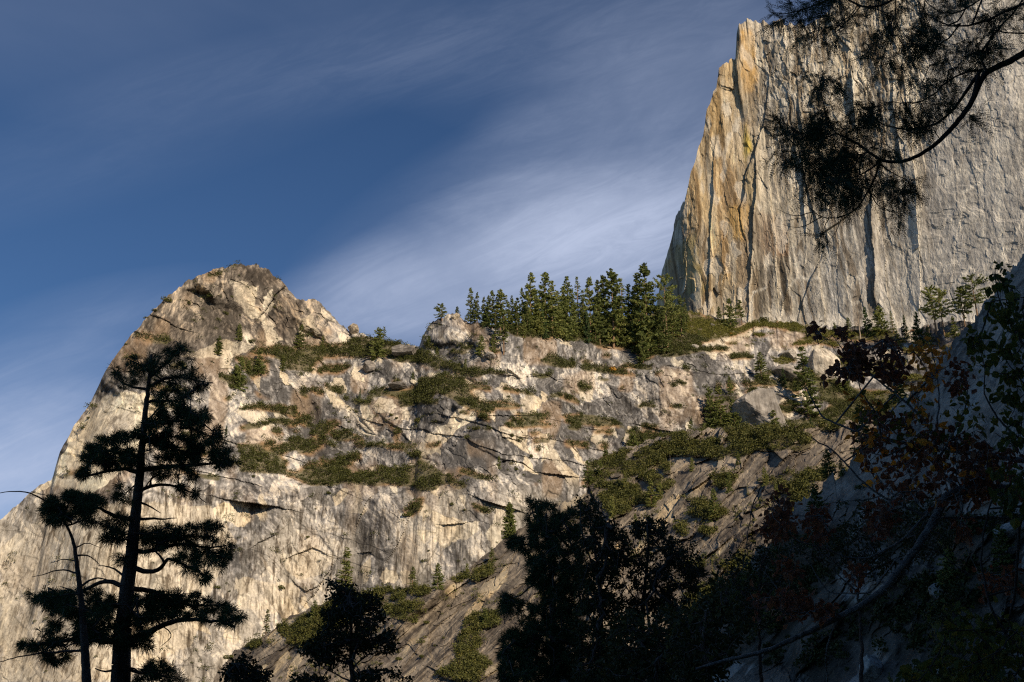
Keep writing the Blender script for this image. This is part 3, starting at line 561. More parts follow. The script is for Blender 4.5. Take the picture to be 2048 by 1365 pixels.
def paint1(U, V, S, Z, I):
    right = I['right']
    tone = .5 + .5 * fbm(S / 20, Z / 110, 501, 5) + .4 * fbm(S / 1.8, Z / 26, 503, 3) + .35 * (frac(I['i2'], 5) - .5) + .3 * (frac(I['i3'], 5) - .5) + .35 * fbm(S / 5, Z / 60, 502, 4)
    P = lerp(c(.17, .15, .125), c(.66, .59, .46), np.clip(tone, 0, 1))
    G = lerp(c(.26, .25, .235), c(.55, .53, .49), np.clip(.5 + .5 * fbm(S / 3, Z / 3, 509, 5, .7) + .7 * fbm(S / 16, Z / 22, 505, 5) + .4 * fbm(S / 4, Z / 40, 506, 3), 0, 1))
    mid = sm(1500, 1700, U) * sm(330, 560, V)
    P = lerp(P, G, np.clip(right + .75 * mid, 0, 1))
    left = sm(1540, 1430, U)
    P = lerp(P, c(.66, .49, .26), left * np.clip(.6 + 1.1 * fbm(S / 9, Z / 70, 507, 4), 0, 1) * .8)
    ds = sm(.52, .66, vn(S / 3.2 + 3 * fbm(S / 30, Z / 60, 512, 3), Z / 70, 511) * .6 + .4 * vn(S / 11, Z / 60, 513)) * (1 - right) ; P = P * (1 - .5 * ds[..., None] * c(.9, 1., 1.1))
    vs = sm(.07, .13, fbm(S / 1.7 + 2 * fbm(S / 14, Z / 50, 516, 3), Z / 55, 515, 4)) * sm(.38, .5, vn(S / 14, Z / 60, 517)); P = P * (1 - .34 * (vs * (1 - .55 * right))[..., None])
    vp = sm(.09, .14, fbm(S / 1.5 + 2 * fbm(S / 14, Z / 50, 526, 3), Z / 30, 525, 4)) * sm(.45, .55, vn(S / 12, Z / 50, 527)); P = lerp(P, P * 1.5 + .04, vp * .7 * (1 - .6 * right))
    wu = I['uu'] + 6 * fbm(S / 6, Z / 20, 520, 4)
    for p, col, a in YEL1:
        m = blur(inpoly(wu, V + 8 * fbm(S / 6, Z / 12, 523, 4), p).astype(float), 2, 2) * a; P = lerp(P, c(*col), m * np.clip(.8 + .9 * fbm(S / 5, Z / 40, 524, 4), 0, 1))
    hz = np.zeros(U.shape)
    vv = V + 5 * fbm(S / 10, Z / 10, 531, 4); u3 = U + 6 * fbm(S / 10, Z / 10, 532, 4)
    for line, w in VEIN1:
        D, _, A = seg(u3, vv, line); hz = np.maximum(hz, sm(w * .9, w * .2, D + 1.5 * fbm(S / 4, Z / 4, 533, 3)))
    # ridged pale veins of scraped rock on the grey face
    rv = 1 - np.abs(fbm(S / 34 + 1.3 * fbm(S / 30, Z / 30, 541, 3), Z / 60, 542, 4)) * 9; hz = np.maximum(hz, np.clip(rv, 0, 1) * .55 * np.clip(right + mid, 0, 1))
    hz = np.maximum(hz, .6 * sm(618, 645, V) * sm(.3, .6, vn(S / 8, Z / 8, 550)))
    hz = np.maximum(hz, sm(.12, .3, fbm(S / 3.2, Z / 9, 560, 4)) * I['top'] * .8)
    hz = np.maximum(hz, ((frac(I['i3'], 9) > .82) * (1 - right) * .55))
    hz = np.maximum(hz, sm(1795, 1815, wu) * sm(1842, 1832, wu) * .5 * (vn(S / 4, Z / 30, 552) > .4))
    P = lerp(P, c(.75, .71, .62), np.clip(blur(hz, 1, 1), 0, 1) * .85)
    P = P * (1 - .3 * np.maximum(sm(.02, 0, I['e1']), .7 * sm(.025, 0, I['e2']))[..., None] * (1 - .9 * right[..., None]))
    M = np.stack([.85 - .45 * right, .5 + 0 * right, right * 0], -1)
    return np.clip(P, .02, .75), M
rock_far = rock_material('cliff_granite', streak=(.16, .006), streak_amt=.75, dark=(.45, .42, .38), bump=.6, bdist=1.6, speck=.18, sc=1.0)
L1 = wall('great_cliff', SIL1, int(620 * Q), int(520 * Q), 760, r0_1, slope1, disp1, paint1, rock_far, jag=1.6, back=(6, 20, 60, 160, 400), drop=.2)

# ---------------------------------------------------------------- near slab in the shade of the valley side
SIL4 = [(1240,1480),(1275,1400),(1300,1365),(1345,1290),(1400,1215),(1440,1175),(1480,1145),(1540,1075),(1600,1005),(1650,965),(1700,930),(1760,850),(1815,790),(1860,745),(1900,700),(1945,645),(1985,590),(2020,545),(2048,515),(2140,410)]
N4 = (-.78, -.27, .56); P4 = np.array([19., 112., 15.5])
def disp4(U, V, S, Z, R):
    az, el = pxdir(U, V); base = plane_R(N4, P4, az, el)
    S = az * 115; Z = np.tan(el) * 115
    wx = S + 1.2 * fbm(S / 5, Z / 5, 651, 4); wz = Z + 1.2 * fbm(S / 5, Z / 5, 657, 4)
    def F_(rot, sx, sy, s): a, b_ = rotc(wx, wz, rot); return facets(a / sx, b_ / sy, s, 1)
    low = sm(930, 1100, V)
    d1, i1, e1 = F_(50, 16, 5, 603); d2, i2, e2 = F_(40, 5, 1.7, 608); d3, i3, e3 = F_(46, 1.5, .7, 618)
    d1 = blur(d1, 2, 2)
    d = -(1.1 * d1 * (.15 + 1.6 * low) + (.7 * d2 + .22 * d3) * (.08 + 1.7 * low) * sm(.42, .6, vn(wx / 9, wz / 9, 640))) + 1.5 * fbm(S / 12, Z / 12, 677, 3) + .3 * fbm(S / 1.1, Z / 1.1, 679, 5, .6)
    ax, ay = rotc(wx, wz, 50); d += .3 * fbm(ax / 8, ay / .8, 681, 4) * 1.8
    dirt = sm(.47, .6, vn(S / 5, Z / 2.5, 710)) * low
    return base + d - R, dict(i2=i2, i3=i3, e1=e1, e2=e2, S=S, Z=Z, low=low, ax=ax, ay=ay, b=dirt * (vn(S / 2, Z / 1.2, 711) > .45), dirt=dirt)
def paint4(U, V, S, Z, I):
    S, Z = I['S'], I['Z']
    tone = .5 + .5 * fbm(S / 4, Z / 4, 701, 5) + .4 * fbm(I['ax'] / 9, I['ay'] / .7, 702, 4)
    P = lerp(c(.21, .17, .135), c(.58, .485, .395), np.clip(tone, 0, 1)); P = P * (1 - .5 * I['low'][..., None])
    P = P * (1 - .45 * (sm(.07, .13, fbm(I['ax'] / 10, I['ay'] / .4, 721, 4)) * sm(.4, .55, vn(S / 6, Z / 6, 722)))[..., None])
    P = P * (1 - .35 * sm(.1, .2, fbm(S / 1.5, Z / 1.5, 724, 5, .65))[..., None])
    sc = .8 * sm(.22, .34, fbm(I['ax'] / 5, I['ay'] / .9, 715, 4)) * I['low']
    sc = np.maximum(sc, blur(inpoly(U + 4 * fbm(S, Z, 3), V, c5((1790,690),(1840,650),(1850,720),(1800,800),(1690,980),(1680,960))).astype(float), 1, 1) * .7)
    P = lerp(P, c(.52, .48, .42), np.clip(sc, 0, 1) * .8)
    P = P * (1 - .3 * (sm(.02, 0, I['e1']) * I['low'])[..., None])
    dirt = I['dirt']; P = lerp(P, c(.07, .055, .035), dirt * .8)
    M = np.stack([.4 + 0 * S, .2 + 0 * S, dirt], -1); return np.clip(P, .02, .7), M
rock_near = rock_material('grey_slab_granite', streak=(.25, 2.), streak_amt=.6, streak_rot=-40, dark=(.55, .54, .53), bump=.5, bdist=.12, speck=.3, sc=2.2)
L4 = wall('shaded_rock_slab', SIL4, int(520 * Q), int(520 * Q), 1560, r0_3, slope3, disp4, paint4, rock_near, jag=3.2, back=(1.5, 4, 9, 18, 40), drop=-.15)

# ---------------------------------------------------------------- valley floor and an unseen valley side shaped to shade the near ground
def grid(name, x0, x1, y0, y1, nx, ny, zf, mat, kind='structure'):
    X, Y = np.meshgrid(np.linspace(x0, x1, nx), np.linspace(y0, y1, ny)); Zz = zf(X, Y)
    i = np.arange(ny - 1)[:, None] * nx; j = np.arange(nx - 1)[None]
    q = np.stack([i + j, i + j + 1, i + nx + j + 1, i + nx + j], -1).reshape(-1, 4)
    o = mesh(name, np.stack([X, Y, Zz], -1).reshape(-1, 3), [q], mat, smooth=True); tag(o, kind=kind); return o
soil = leaf_material('forest_floor', [(.05, .04, .025), (.09, .075, .045), (.06, .065, .03)], trans=0, rough=.95)
grid('ground', -3000, 3000, -3000, 3000, 160, 160, lambda X, Y: -.02 + 0 * X, soil)
def side(X, Y):
    """horseshoe of steep wooded ground out of view behind and beside the viewer, shaped to block sun and skylight"""
    d = np.where(Y < 0, np.maximum(np.abs(X) - 35, -Y - 14), np.abs(X) - 42 - .78 * Y)
    h = 190 * sm(0, 125, d) * sm(115, 20, Y) * sm(600, 350, np.hypot(X, Y)) * (.1 + .9 * sm(-60, 10, X))
    return h * (1 + .1 * fbm(X / 70, Y / 70, 801, 4)) - 1 + 4 * fbm(X / 25, Y / 25, 802, 3) * sm(4, 30, h)
grid('unseen_valley_side', -620, 620, -620, 130, 190, 120, side, soil)
# ================================================================ CONIFERS, BUSHES AND BRUSH ON THE MOUNTAIN
rg = np.random.default_rng(11)
fol_mat = leaf_material('conifer_foliage', [(.07, .09, .03), (.15, .185, .055), (.27, .30, .09), (.42, .40, .13)], trans=.45)
fol_young = leaf_material('young_fir_foliage', [(.03, .055, .02), (.06, .10, .03), (.11, .15, .05)], trans=.15)
fol_dull = leaf_material('dry_foliage', [(.10, .075, .04), (.16, .13, .07), (.2, .17, .1)], trans=.1)
brush_mat = leaf_material('manzanita_foliage', [(.04, .042, .012), (.062, .07, .018), (.10, .105, .026), (.17, .15, .04)], trans=.12)
gold_mat = leaf_material('golden_foliage', [(.40, .19, .03), (.62, .33, .05), (.7, .42, .08)], trans=.2)
rust_mat = leaf_material('rusty_foliage', [(.20, .09, .04), (.32, .16, .07), (.36, .2, .1)], trans=.2)
trunk_mat = bark_material('conifer_bark', (.10, .06, .035), (.30, .19, .11), 3, .4)  # red-brown trunk bark shared by the living slope conifers
snag_mat = bark_material('dead_wood', (.22, .17, .12), (.42, .34, .25), 3, .4)
def quads(C_, size, rng, flat=.0, n=None):
    """leaf clump faces: one small randomly turned quad at every centre"""
    k = len(C_); a = rng.normal(size=(k, 3)); a[:, 2] *= (1 - flat); a /= np.linalg.norm(a, axis=1, keepdims=True)
    b = rng.normal(size=(k, 3)); b = np.cross(a, b); b /= np.linalg.norm(b, axis=1, keepdims=True)
    s = np.asarray(size)[:, None] if np.ndim(size) else np.full((k, 1), size)
    a = a * s * rng.uniform(.6, 1.3, (k, 1)); b = b * s * rng.uniform(.35, .8, (k, 1))
    V = np.stack([C_ - a, C_ - b, C_ + a, C_ + b], 1).reshape(-1, 3)
    return V, np.arange(4 * k).reshape(-1, 4)
def conifer_data(seed, H=30., W=4.2, h0=.08, power=.85, level=.75, fs=.55, gap=.12, lean=0., top=1., trunk_r=.42, mat=None, tmat=None, per=9, pine=False):
    r = np.random.default_rng(seed)
    zs = np.linspace(0, H, 9); wob = np.cumsum(r.normal(0, .05, (9, 2)), 0) * H / 30; wob[0] = 0
    P = np.stack([wob[:, 0] + lean * zs, wob[:, 1], zs], -1); rr = trunk_r * H / 30 * (1 - zs / H * .93)
    tv, tf = tubes(P[:-1], P[1:], rr[:-1], rr[1:], 6); Cc = []; A = []; B = []
    z = h0 * H
    side = r.uniform(0, 6.28); lop = r.uniform(.7, 1.0)
    while z < H * .99:
        f = (z / H - h0) / (1 - h0)
        prof = (1 - f) ** power if not pine else (np.sin(np.pi * min(1, .12 + f * .88)) ** .6)
        if r.random() > gap:
            for _ in range(r.integers(3, 6)):
                az = r.uniform(0, 6.283); L = 1.35 * W * prof * r.uniform(.5, 1.15) * (lop + (1 - lop) * np.cos(az - side)) + .25
                dr = -.28 + .55 * f + r.normal(0, .09); c0 = np.array([np.interp(z, zs, P[:, 0]), np.interp(z, zs, P[:, 1]), z])
                d = np.array([np.cos(az), np.sin(az), 0]); n = max(4, int(L * per / 1.0)); t = np.sqrt(r.uniform(.02, 1, n))
                sag = dr * L * t + .12 * L * t ** 2
                c_ = c0 + d * (L * t)[:, None] + np.array([0, 0, 1]) * sag[:, None]
                c_ += r.normal(0, 1, (n, 3)) * np.array([.22, .22, .13]) * (1 + .5 * L / 4) * (.5 + (1 - t))[:, None] ** .5
                Cc.append(c_); A.append(c0); B.append(c0 + d * L * .8 + np.array([0, 0, dr * L * .7]))
        z += level * r.uniform(.5, 1.4) * (1 if not pine else 1.6)
    Cc = np.concatenate(Cc) * 1.; qv, qf = quads(Cc, 0.86 * fs * r.uniform(.7, 1.2, len(Cc)), r, .35)
    A = np.array(A); B = np.array(B); bv, bf = tubes(A, B, np.full(len(A), .07 * H / 30), np.full(len(A), .03), 3)
    return (np.concatenate([tv, bv]), [tf, bf + len(tv)]), (qv, [qf])
def snag_data(seed, H=30):
    r = np.random.default_rng(seed); zs = np.linspace(0, H, 9); P = np.stack([np.cumsum(r.normal(0, .08, 9)), np.cumsum(r.normal(0, .08, 9)), zs], -1); rr = .42 * (1 - zs / H * .85)
    tv, tf = tubes(P[:-1], P[1:], rr[:-1], rr[1:], 6); A = []; B = []
    for _ in range(46):
        z = r.uniform(.3, .99) * H; az = r.uniform(0, 6.28); c0 = np.array([np.interp(z, zs, P[:, 0]), np.interp(z, zs, P[:, 1]), z]); L = r.uniform(.4, 2.2) * (1.2 - z / H)+.3
        A.append(c0); B.append(c0 + np.array([np.cos(az) * L, np.sin(az) * L, r.uniform(-.4, .5)]))
    bv, bf = tubes(A, B, np.full(len(A), .08), np.full(len(A), .03), 4); return (np.concatenate([tv, bv]), [tf, bf + len(tv)]), None
def protos():
    K = {}
    K['fir'] = [conifer_data(100 + i, W=w, power=p, fs=.55, gap=g) for i, (w, p, g) in enumerate(((4.3, .62, .08), (4.9, .7, .1), (3.7, .55, .12), (5.2, .8, .15), (4.4, .6, .05), (4.0, .75, .2)))]
    K['thin'] = [conifer_data(120 + i, W=w, power=.8, fs=.45, gap=.3, per=6) for i, w in enumerate((2.3, 2.8))]
    K['tall'] = [conifer_data(130 + i, W=4.2, h0=.34, power=.5, fs=.6, gap=.12) for i in range(3)]
    K['pine'] = [conifer_data(140 + i, W=6.5, h0=.42, pine=True, fs=.6, gap=.05, trunk_r=.6) for i in range(3)]
    K['bush'] = [conifer_data(150 + i, W=8.5, h0=.03, power=.55, fs=.75, gap=.0, level=.9) for i in range(3)]
    K['young'] = [conifer_data(160 + i, W=7.0, h0=.02, power=.85, fs=.7, gap=.0, level=.9) for i in range(3)]
    K['round'] = [conifer_data(170 + i, W=11, h0=.25, pine=True, fs=.9, gap=.0, level=1.1, lean=.05, trunk_r=1.0) for i in range(2)]
    K['snag'] = [snag_data(180 + i) for i in range(2)]
    return K
KP = protos(); KM = {}
def conifer(kind, base, H, label, cat='conifer', name='conifer_tree', group=None, wscale=1.):
    i = int(rg.integers(len(KP[kind]))); key = (kind, i); r = empty(name, base, label, cat, group)
    mt = snag_mat if kind == 'snag' else trunk_mat
    if key not in KM:
        tr_, cr = KP[kind][i]; a = mesh('trunk', *tr_, mt); b = mesh('crown', *cr, {'young': fol_young}.get(kind, fol_mat)) if cr else None; KM[key] = (a, b)
    else:
        a, b = KM[key]; a = a.copy(); COL.objects.link(a)
        if b: b = b.copy(); COL.objects.link(b)
    for o in (a, b):
        if o: o.parent = r
    s = H / 30; w = s * wscale * rg.uniform(.92, 1.1); r.scale = (w, w, s); r.rotation_euler = (0, 0, rg.uniform(0, 6.28)); return r
def plant_tree(L, cr, x, yb, yt, kind, label, group=None, w=1., cat='conifer', name=None):
    """x, foot and tip as traced in an enlargement of the photograph; height follows from where the tree stands"""
    (u, v), = cr((x, yb)); (_, vt), = cr((x, yt))
    p = hit(L, u, v).copy(); R = math.hypot(p[0], p[1]); a, e = pxdir(u, vt); top = CAM[2] + math.tan(e) * R
    H = max(top - p[2], 1.5); p[2] -= .015 * H + .2
    name = name or {'snag': 'dead_tree', 'pine': 'pine_tree', 'round': 'pine_tree', 'bush': 'conifer_bush', 'young': 'young_fir'}.get(kind, 'fir_tree')
    return conifer(kind, p, H, label, cat if cat != 'conifer' else {'snag': 'dead tree', 'pine': 'pine', 'round': 'pine', 'bush': 'conifer', 'young': 'fir'}.get(kind, 'fir'), name, group, w)
GG = 'conifers of the grove on the ridge'
grove = [(724,302,222,'round','low round topped pine alone on the pale rock knob left of the grove',1.),(800,292,236,'bush','small dark conifer just right of the round pine on the rock knob',1.),
 (872,305,138,'fir','first tall fir at the left end of the ridge grove against the sky',.95),(906,318,158,'fir','fir leaning on the right of the grove\'s leftmost tall fir',.8),(938,325,182,'fir','short fir filling the step down after the two leftmost grove firs',1.),
 (980,345,152,'fir','blunt topped fir in the left part of the grove, left half of a close pair',1.),(1026,372,146,'tall','blunt topped fir in the left part of the grove, right half of a close pair',1.1),
 (998,420,258,'thin','thin half dead conifer below the left part of the grove',.8),(1041,482,250,'tall','pine with a long bare orange trunk standing out below the grove on the left',1.2),
 (1086,370,174,'fir','slender fir just left of the bare trunked pine in the grove',.8),(1111,388,192,'tall','fir with a visible pale trunk in the left third of the grove',1.),(1137,335,134,'fir','narrow fir rising behind the left third of the grove',.75),
 (1180,360,62,'fir','very tall dark fir, first of the two tall spires left of the grove\'s middle',1.1),(1212,385,250,'bush','rounded low conifer at the foot of the first tall spire',.9),
 (1256,385,54,'fir','very tall fir, second of the two spires left of the grove\'s middle',1.15),(1292,392,100,'fir','fir with yellowish side tight against the second tall spire',1.),(1240,398,240,'young','yellow green young fir under the second tall spire',.8),
 (1370,395,78,'fir','spired fir at the middle of the grove',1.05),(1345,400,200,'bush','broad low conifer left of the grove\'s middle spire',.7),(1402,392,225,'tall','short fir with a bare foot below the middle spire',1.),(1424,375,76,'thin','very thin sparse topped fir right of the middle spire',1.1),
 (1484,405,84,'fir','broad dark fir beginning the dense right half of the grove',1.3),(1513,430,240,'fir','mid height fir low in front of the broad dark fir',1.),(1470,425,250,'young','young conifer at the lower edge of the grove\'s middle',.8),
 (1560,425,74,'fir','tall fir between two taller ones in the dense right half of the grove',1.1),(1606,452,42,'tall','tallest spire of the dense part of the grove, with a bare reddish foot',1.35),(1580,440,200,'fir','fir in front of the reddish trunk on its left',1.1),
 (1655,435,82,'thin','greyish thin topped fir behind the dense part of the grove',1.3),(1640,445,190,'fir','dark fir in front of the greyish thin topped one',1.),(1692,440,118,'fir','rounded fir in the dip right of the greyish fir',1.2),(1704,455,250,'fir','low fir in front of the dip in the grove\'s skyline',1.1),
 (1742,470,58,'fir','heavy topped fir left of the grove\'s highest tip',1.2),(1782,480,8,'fir','highest tree of the grove, with a ragged pointed tip',1.15),(1760,490,210,'fir','dark fir under the grove\'s highest tree',1.2),
 (1802,430,108,'fir','fir just right of the grove\'s highest tree',1.1),(1832,445,225,'fir','shorter fir before the cliff foot near the grove\'s right end',1.3),(1880,455,66,'pine','loose flat topped pine against the pale cliff at the grove\'s right end',.75),
 (1910,405,150,'fir','fir right of the flat topped pine at the grove\'s right end',1.2),(1950,395,170,'fir','second last fir at the grove\'s right edge',1.1),(1977,335,190,'fir','last fir at the right edge of the grove by the green slope',.9),
 (1868,482,250,'fir','dark low fir at the lower right of the grove',1.3),(1758,525,370,'bush','dense dark conifer bush standing below the grove\'s right half',.8),(925,482,382,'bush','dark bushy conifer on the ledge below the rock knob',.8),(985,470,378,'bush','bushy conifer right of the dark one below the rock knob',.6),
 (1140,400,270,'fir','small fir in the shade between the grove\'s two tall spires and the bare trunk',1.),(1320,398,150,'fir','dark fir filling the gap left of the middle spire',.9),(1450,395,210,'fir','dark low fir in the narrow gap right of the middle spire',1.),
 (955,338,210,'young','small conifer low in the grove\'s left end',.8),(1160,380,215,'fir','low fir before the first tall spire',1.),(1530,420,130,'fir','fir half hidden right of the broad dark fir',1.)]
grove += [(890,318,200,'fir','low fir in the gap between the two leftmost tall firs of the grove',1.),(958,338,175,'fir','fir behind the shortest firs at the grove\'s left end',1.),(1008,350,170,'fir','fir between the left close pair of the grove and its neighbour',1.),(1062,362,205,'fir','shaded fir left of the slender fir in the grove\'s left third',1.2),
 (1100,375,230,'fir','low fir at the foot of the fir with a visible pale trunk',1.2),(1160,362,150,'fir','fir in the second row just left of the first tall spire',1.),(1200,370,140,'fir','fir in the second row just right of the first tall spire',1.),(1236,380,130,'fir','fir in the second row just left of the second tall spire',1.),
 (1318,392,240,'bush','bushy low conifer left of the grove\'s middle spire, lowest one',.8),(1345,392,130,'fir','fir in the second row left of the middle spire',1.),(1395,395,150,'fir','fir in the second row right of the middle spire',1.),(1452,398,150,'fir','fir in the second row before the dense right half begins',1.),
 (1535,430,100,'fir','fir in the second row of the dense right half, left of its tall fir',1.),(1630,440,95,'fir','fir in the second row right of the tallest dense part spire',1.),(1722,455,130,'fir','fir in the second row left of the heavy topped fir',1.)]
for x, yb, yt, k, lab, w in grove: plant_tree(L2, c3, x, yb, yt, k, lab, GG, w * ((1.0 if x < 1450 else .82) if k != 'round' else 1))
others = [
 (c3,395,502,342,'bush','dark conifer with a leaning flat crown on the saddle right of the dome',.8),(c3,428,405,343,'round','small windblown crown leaning right on the saddle',.5),(c3,110,462,386,'fir','small pale green fir on the ledge at the dome\'s right foot',1.),
 (c3,302,726,655,'young','small bright green cone shaped fir left of the long brush band',.7),(c3,575,610,572,'bush','small bush conifer on the slabs above the long brush band',.8),(c3,655,440,385,'bush','round bush conifer at the foot of the rock knob',1.),
 (c1,1574,574,434,'fir','tall narrow dark fir on the ledge below the right of the dome',1.25),(c1,1690,580,495,'thin','thin pale fir right of the narrow dark fir under the dome',1.5),(c1,1250,522,436,'bush','bushy conifer in the recess low on the dome\'s face',.7),(c1,1142,606,500,'fir','dark fir on the ledge line left below the dome\'s face',1.6),
 (c1,1250,785,612,'bush','large dark triangular conifer right of the foreground pine\'s top',.75),(c1,1356,715,560,'fir','slim conifer right of the large triangular one',1.5),(c1,1105,298,245,'bush','little dark conifer high on the dome\'s left face',1.),(c1,1185,1025,958,'young','small bright green bush on the rock right of the foreground pine',.5),
 (c5,542,400,248,'fir','dark fir standing alone at the left foot of the great cliff',1.5),(c5,596,393,255,'tall','loose topped fir right of the lone dark fir under the great cliff',1.5),(c5,480,350,288,'bush','small bush conifer left of the lone dark fir under the great cliff',.7),
 (c5,1207,465,236,'snag','tall bare dead trunk in front of the great cliff\'s foot',1.2),(c5,1243,440,290,'young','bluish triangular fir right of the dead trunk',.9),(c5,1075,425,370,'bush','small round conifer left of the dead trunk',.8),(c5,1146,408,343,'bush','little dark conifer close left of the dead trunk',.7),
 (c5,1318,430,283,'bush','broad dense conifer right of the bluish triangular fir',1.1),(c5,1375,430,308,'thin','thin dark conifer beside the broad dense one',1.5),(c5,1445,460,330,'young','small light green conifer on the green slope right of the cliff foot pair',.7),(c5,1515,490,312,'young','light green pointed conifer in the row left of the tall pines',.9),
 (c5,1600,440,180,'pine','tall open pine, left one of the pair before the grey face',.9),(c5,1640,450,188,'pine','tall open pine with slanting pale trunk, right one of the pair',.9),(c5,1742,400,180,'tall','conifer between the tall pine pair and the shaded slab',1.4),(c5,1802,300,122,'pine','ragged conifer just above the edge of the shaded slab',1.),
 (c5,1700,460,330,'fir','dark conifer low beside the shaded slab\'s edge',1.4),(c5,700,672,520,'fir','dark fir left of the big split boulder on the upper slope',1.7),(c5,612,684,556,'snag','short reddish dead trunk left of the dark fir above the grey boulder',1.),
 (c5,940,868,486,'fir','largest dark fir in the middle of the bushy slope, beside the pale boulder',1.15),(c5,540,745,638,'fir','small fir above the left end of the grey boulder',1.3),(c5,440,905,700,'bush','dark conifer clump left of the grey boulder, left one',.6),(c5,492,905,692,'fir','dark pointed conifer left of the grey boulder, right one',1.3),
 (c5,565,925,765,'bush','broad bushy conifer at the foot of the grey boulder\'s left end',.75),(c5,780,1010,818,'fir','single fir on the brush below the grey boulder',1.5),(c5,42,1045,920,'bush','dark bushy conifer at the left end of the middle brush belt',.9),(c5,262,1090,925,'fir','small fir in the middle brush belt',1.5),
 (c5,815,705,600,'young','small pale green fir right of the dark fir on the upper slope',.8),(c5,1140,730,636,'bush','conifer half hidden behind the brown leaves at the right',1.),(c5,340,900,850,'young','small pale bush left of the conifer clump on the streaked slab',.6)]
others += [(c5,104,1005,935,'bush','small conifer second from the left in the middle brush belt',.7),(c5,185,1012,925,'fir','thin fir in the middle brush belt, left of the small fir there',1.3),(c5,335,965,878,'fir','young looking fir at the belt\'s edge under the streaked slab',1.5),(c5,622,1015,925,'bush','wide low conifer on the brush belt under the grey outcrop',.8),
 (c5,705,1000,900,'fir','fir close left of the single fir below the grey outcrop',1.4),(c5,862,1005,925,'bush','bushy conifer right of the single fir below the grey outcrop',.8),(c5,905,1050,955,'fir','fir at the lower right end of the brush belt',1.4),(c5,958,940,850,'young','light green bush conifer under the largest dark fir',.7),
 (c5,1035,930,850,'bush','dark conifer right of the light green one under the largest dark fir',.7),(c5,1085,705,628,'fir','small fir on the upper slope behind the brown leaves',1.5),(c5,872,722,655,'bush','little conifer at the left foot of the largest dark fir',.7),(c5,1010,570,505,'bush','little conifer above the pale split boulder',.7),
 (c5,1185,530,462,'bush','little dark conifer on the ledge right of the pale split boulder',.7),(c5,1400,500,400,'fir','slim fir on the green slope below the cliff foot row',1.5),(c5,1560,500,385,'fir','slim dark fir between the light green fir and the tall pines',1.5),(c5,660,925,860,'bush','round little conifer at the outcrop\'s right foot',.7),
 (c5,380,460,408,'bush','small bush conifer in the green slope right of the grove',.7),(c5,150,530,440,'bush','dark low conifer where the grove meets the slabs',.8),(c3,700,478,430,'bush','small conifer low on the rock knob',.7),(c3,845,560,505,'bush','small conifer in the brush under the rock knob',.7),
 (c1,1300,700,630,'bush','small dark conifer between the large triangular one and the slim one',.9),(c1,1480,690,600,'fir','small fir in the brush below the dome\'s recess',1.4),(c3,1015,1065,1000,'bush','little conifer on the pale rock right of the flake\'s foot',.5)]
for a in others:
    plant_tree(L2, *a[:-1], None, a[-1])
lower = [(c4,810,850,588,'fir','tall light green fir rising behind the dark foreground cedar',1.25),(c4,1195,805,708,'fir','small pointed fir in the brush at the foot of the fluted wall',1.6),(c4,370,1065,948,'fir','small fir in the brush low on the left wall\'s foot',1.3),
 (c4,1338,765,690,'bush','bushy little conifer right of the pointed fir at the wall\'s foot',.8),(c4,1738,540,350,'bush','dense conifer above the top of the dark oak, left of it',.65),(c4,1200,1024,918,'bush','dark conifer in the hollow above the brown slab',.8),(c4,835,880,800,'young','low green conifer at the foot of the tall light green fir',.8),
 (c7,492,272,108,'fir','dark fir at the left edge of the broken brown slope',1.4),(c7,1212,450,268,'bush','widest conifer on the brown slope right of the oak tops',.7),(c7,958,206,78,'snag','slim leaning dead trunk on the upper brown slope',.9),(c7,1492,254,148,'bush','bushy conifer high on the brown rock near the right',.6),
 (c7,852,384,228,'fir','fir in the brush patch in the middle of the brown slope',1.5),(c7,52,506,346,'bush','dense green conifer left of the oak tops',.7),(c7,632,440,308,'bush','pale green conifer below the brush patch on the brown slope',.5),(c7,1292,292,178,'bush','conifer under the ledge of brown rock in the middle right',.6),
 (c7,1395,306,240,'thin','thin little conifer on the bare brown rock',1.4),(c7,595,116,30,'fir','green conifer at the edge between pale wall and brown slope',1.5),(c7,1195,760,640,'thin','thin weak conifer right of the oaks',1.3)]
lower += [(c7,700,270,170,'fir','fir in the left brush of the upper brown slope',1.4),(c7,905,330,235,'bush','round conifer in the middle of the upper brown slope',.8),(c7,1080,180,95,'bush','conifer on the rim of the upper brown slope',.7),(c7,1340,140,60,'fir','fir on the rim above the bare brown rock',1.4),
 (c7,1555,330,240,'bush','dark conifer at the right end of the brown slope',.8),(c7,760,500,410,'bush','conifer just above the gap between the two oak tops',.7),(c7,1345,720,640,'bush','conifer in the brush at the shaded slab\'s edge',.8),(c7,560,190,110,'bush','dark conifer next to the dark fir at the slope\'s left edge',.9),
 (c4,1500,770,690,'bush','conifer on the upper rim of the brown slab',.7),(c4,1640,690,600,'fir','little fir where the brown slab meets the wall',1.5),(c4,1600,1050,950,'bush','conifer at the brown slab\'s brush, left of the oaks',.8),(c4,640,1010,900,'bush','conifer hidden in the brush left of the cedar top',.8)]
for a in lower: plant_tree(L3, *a[:-1], None, a[-1])
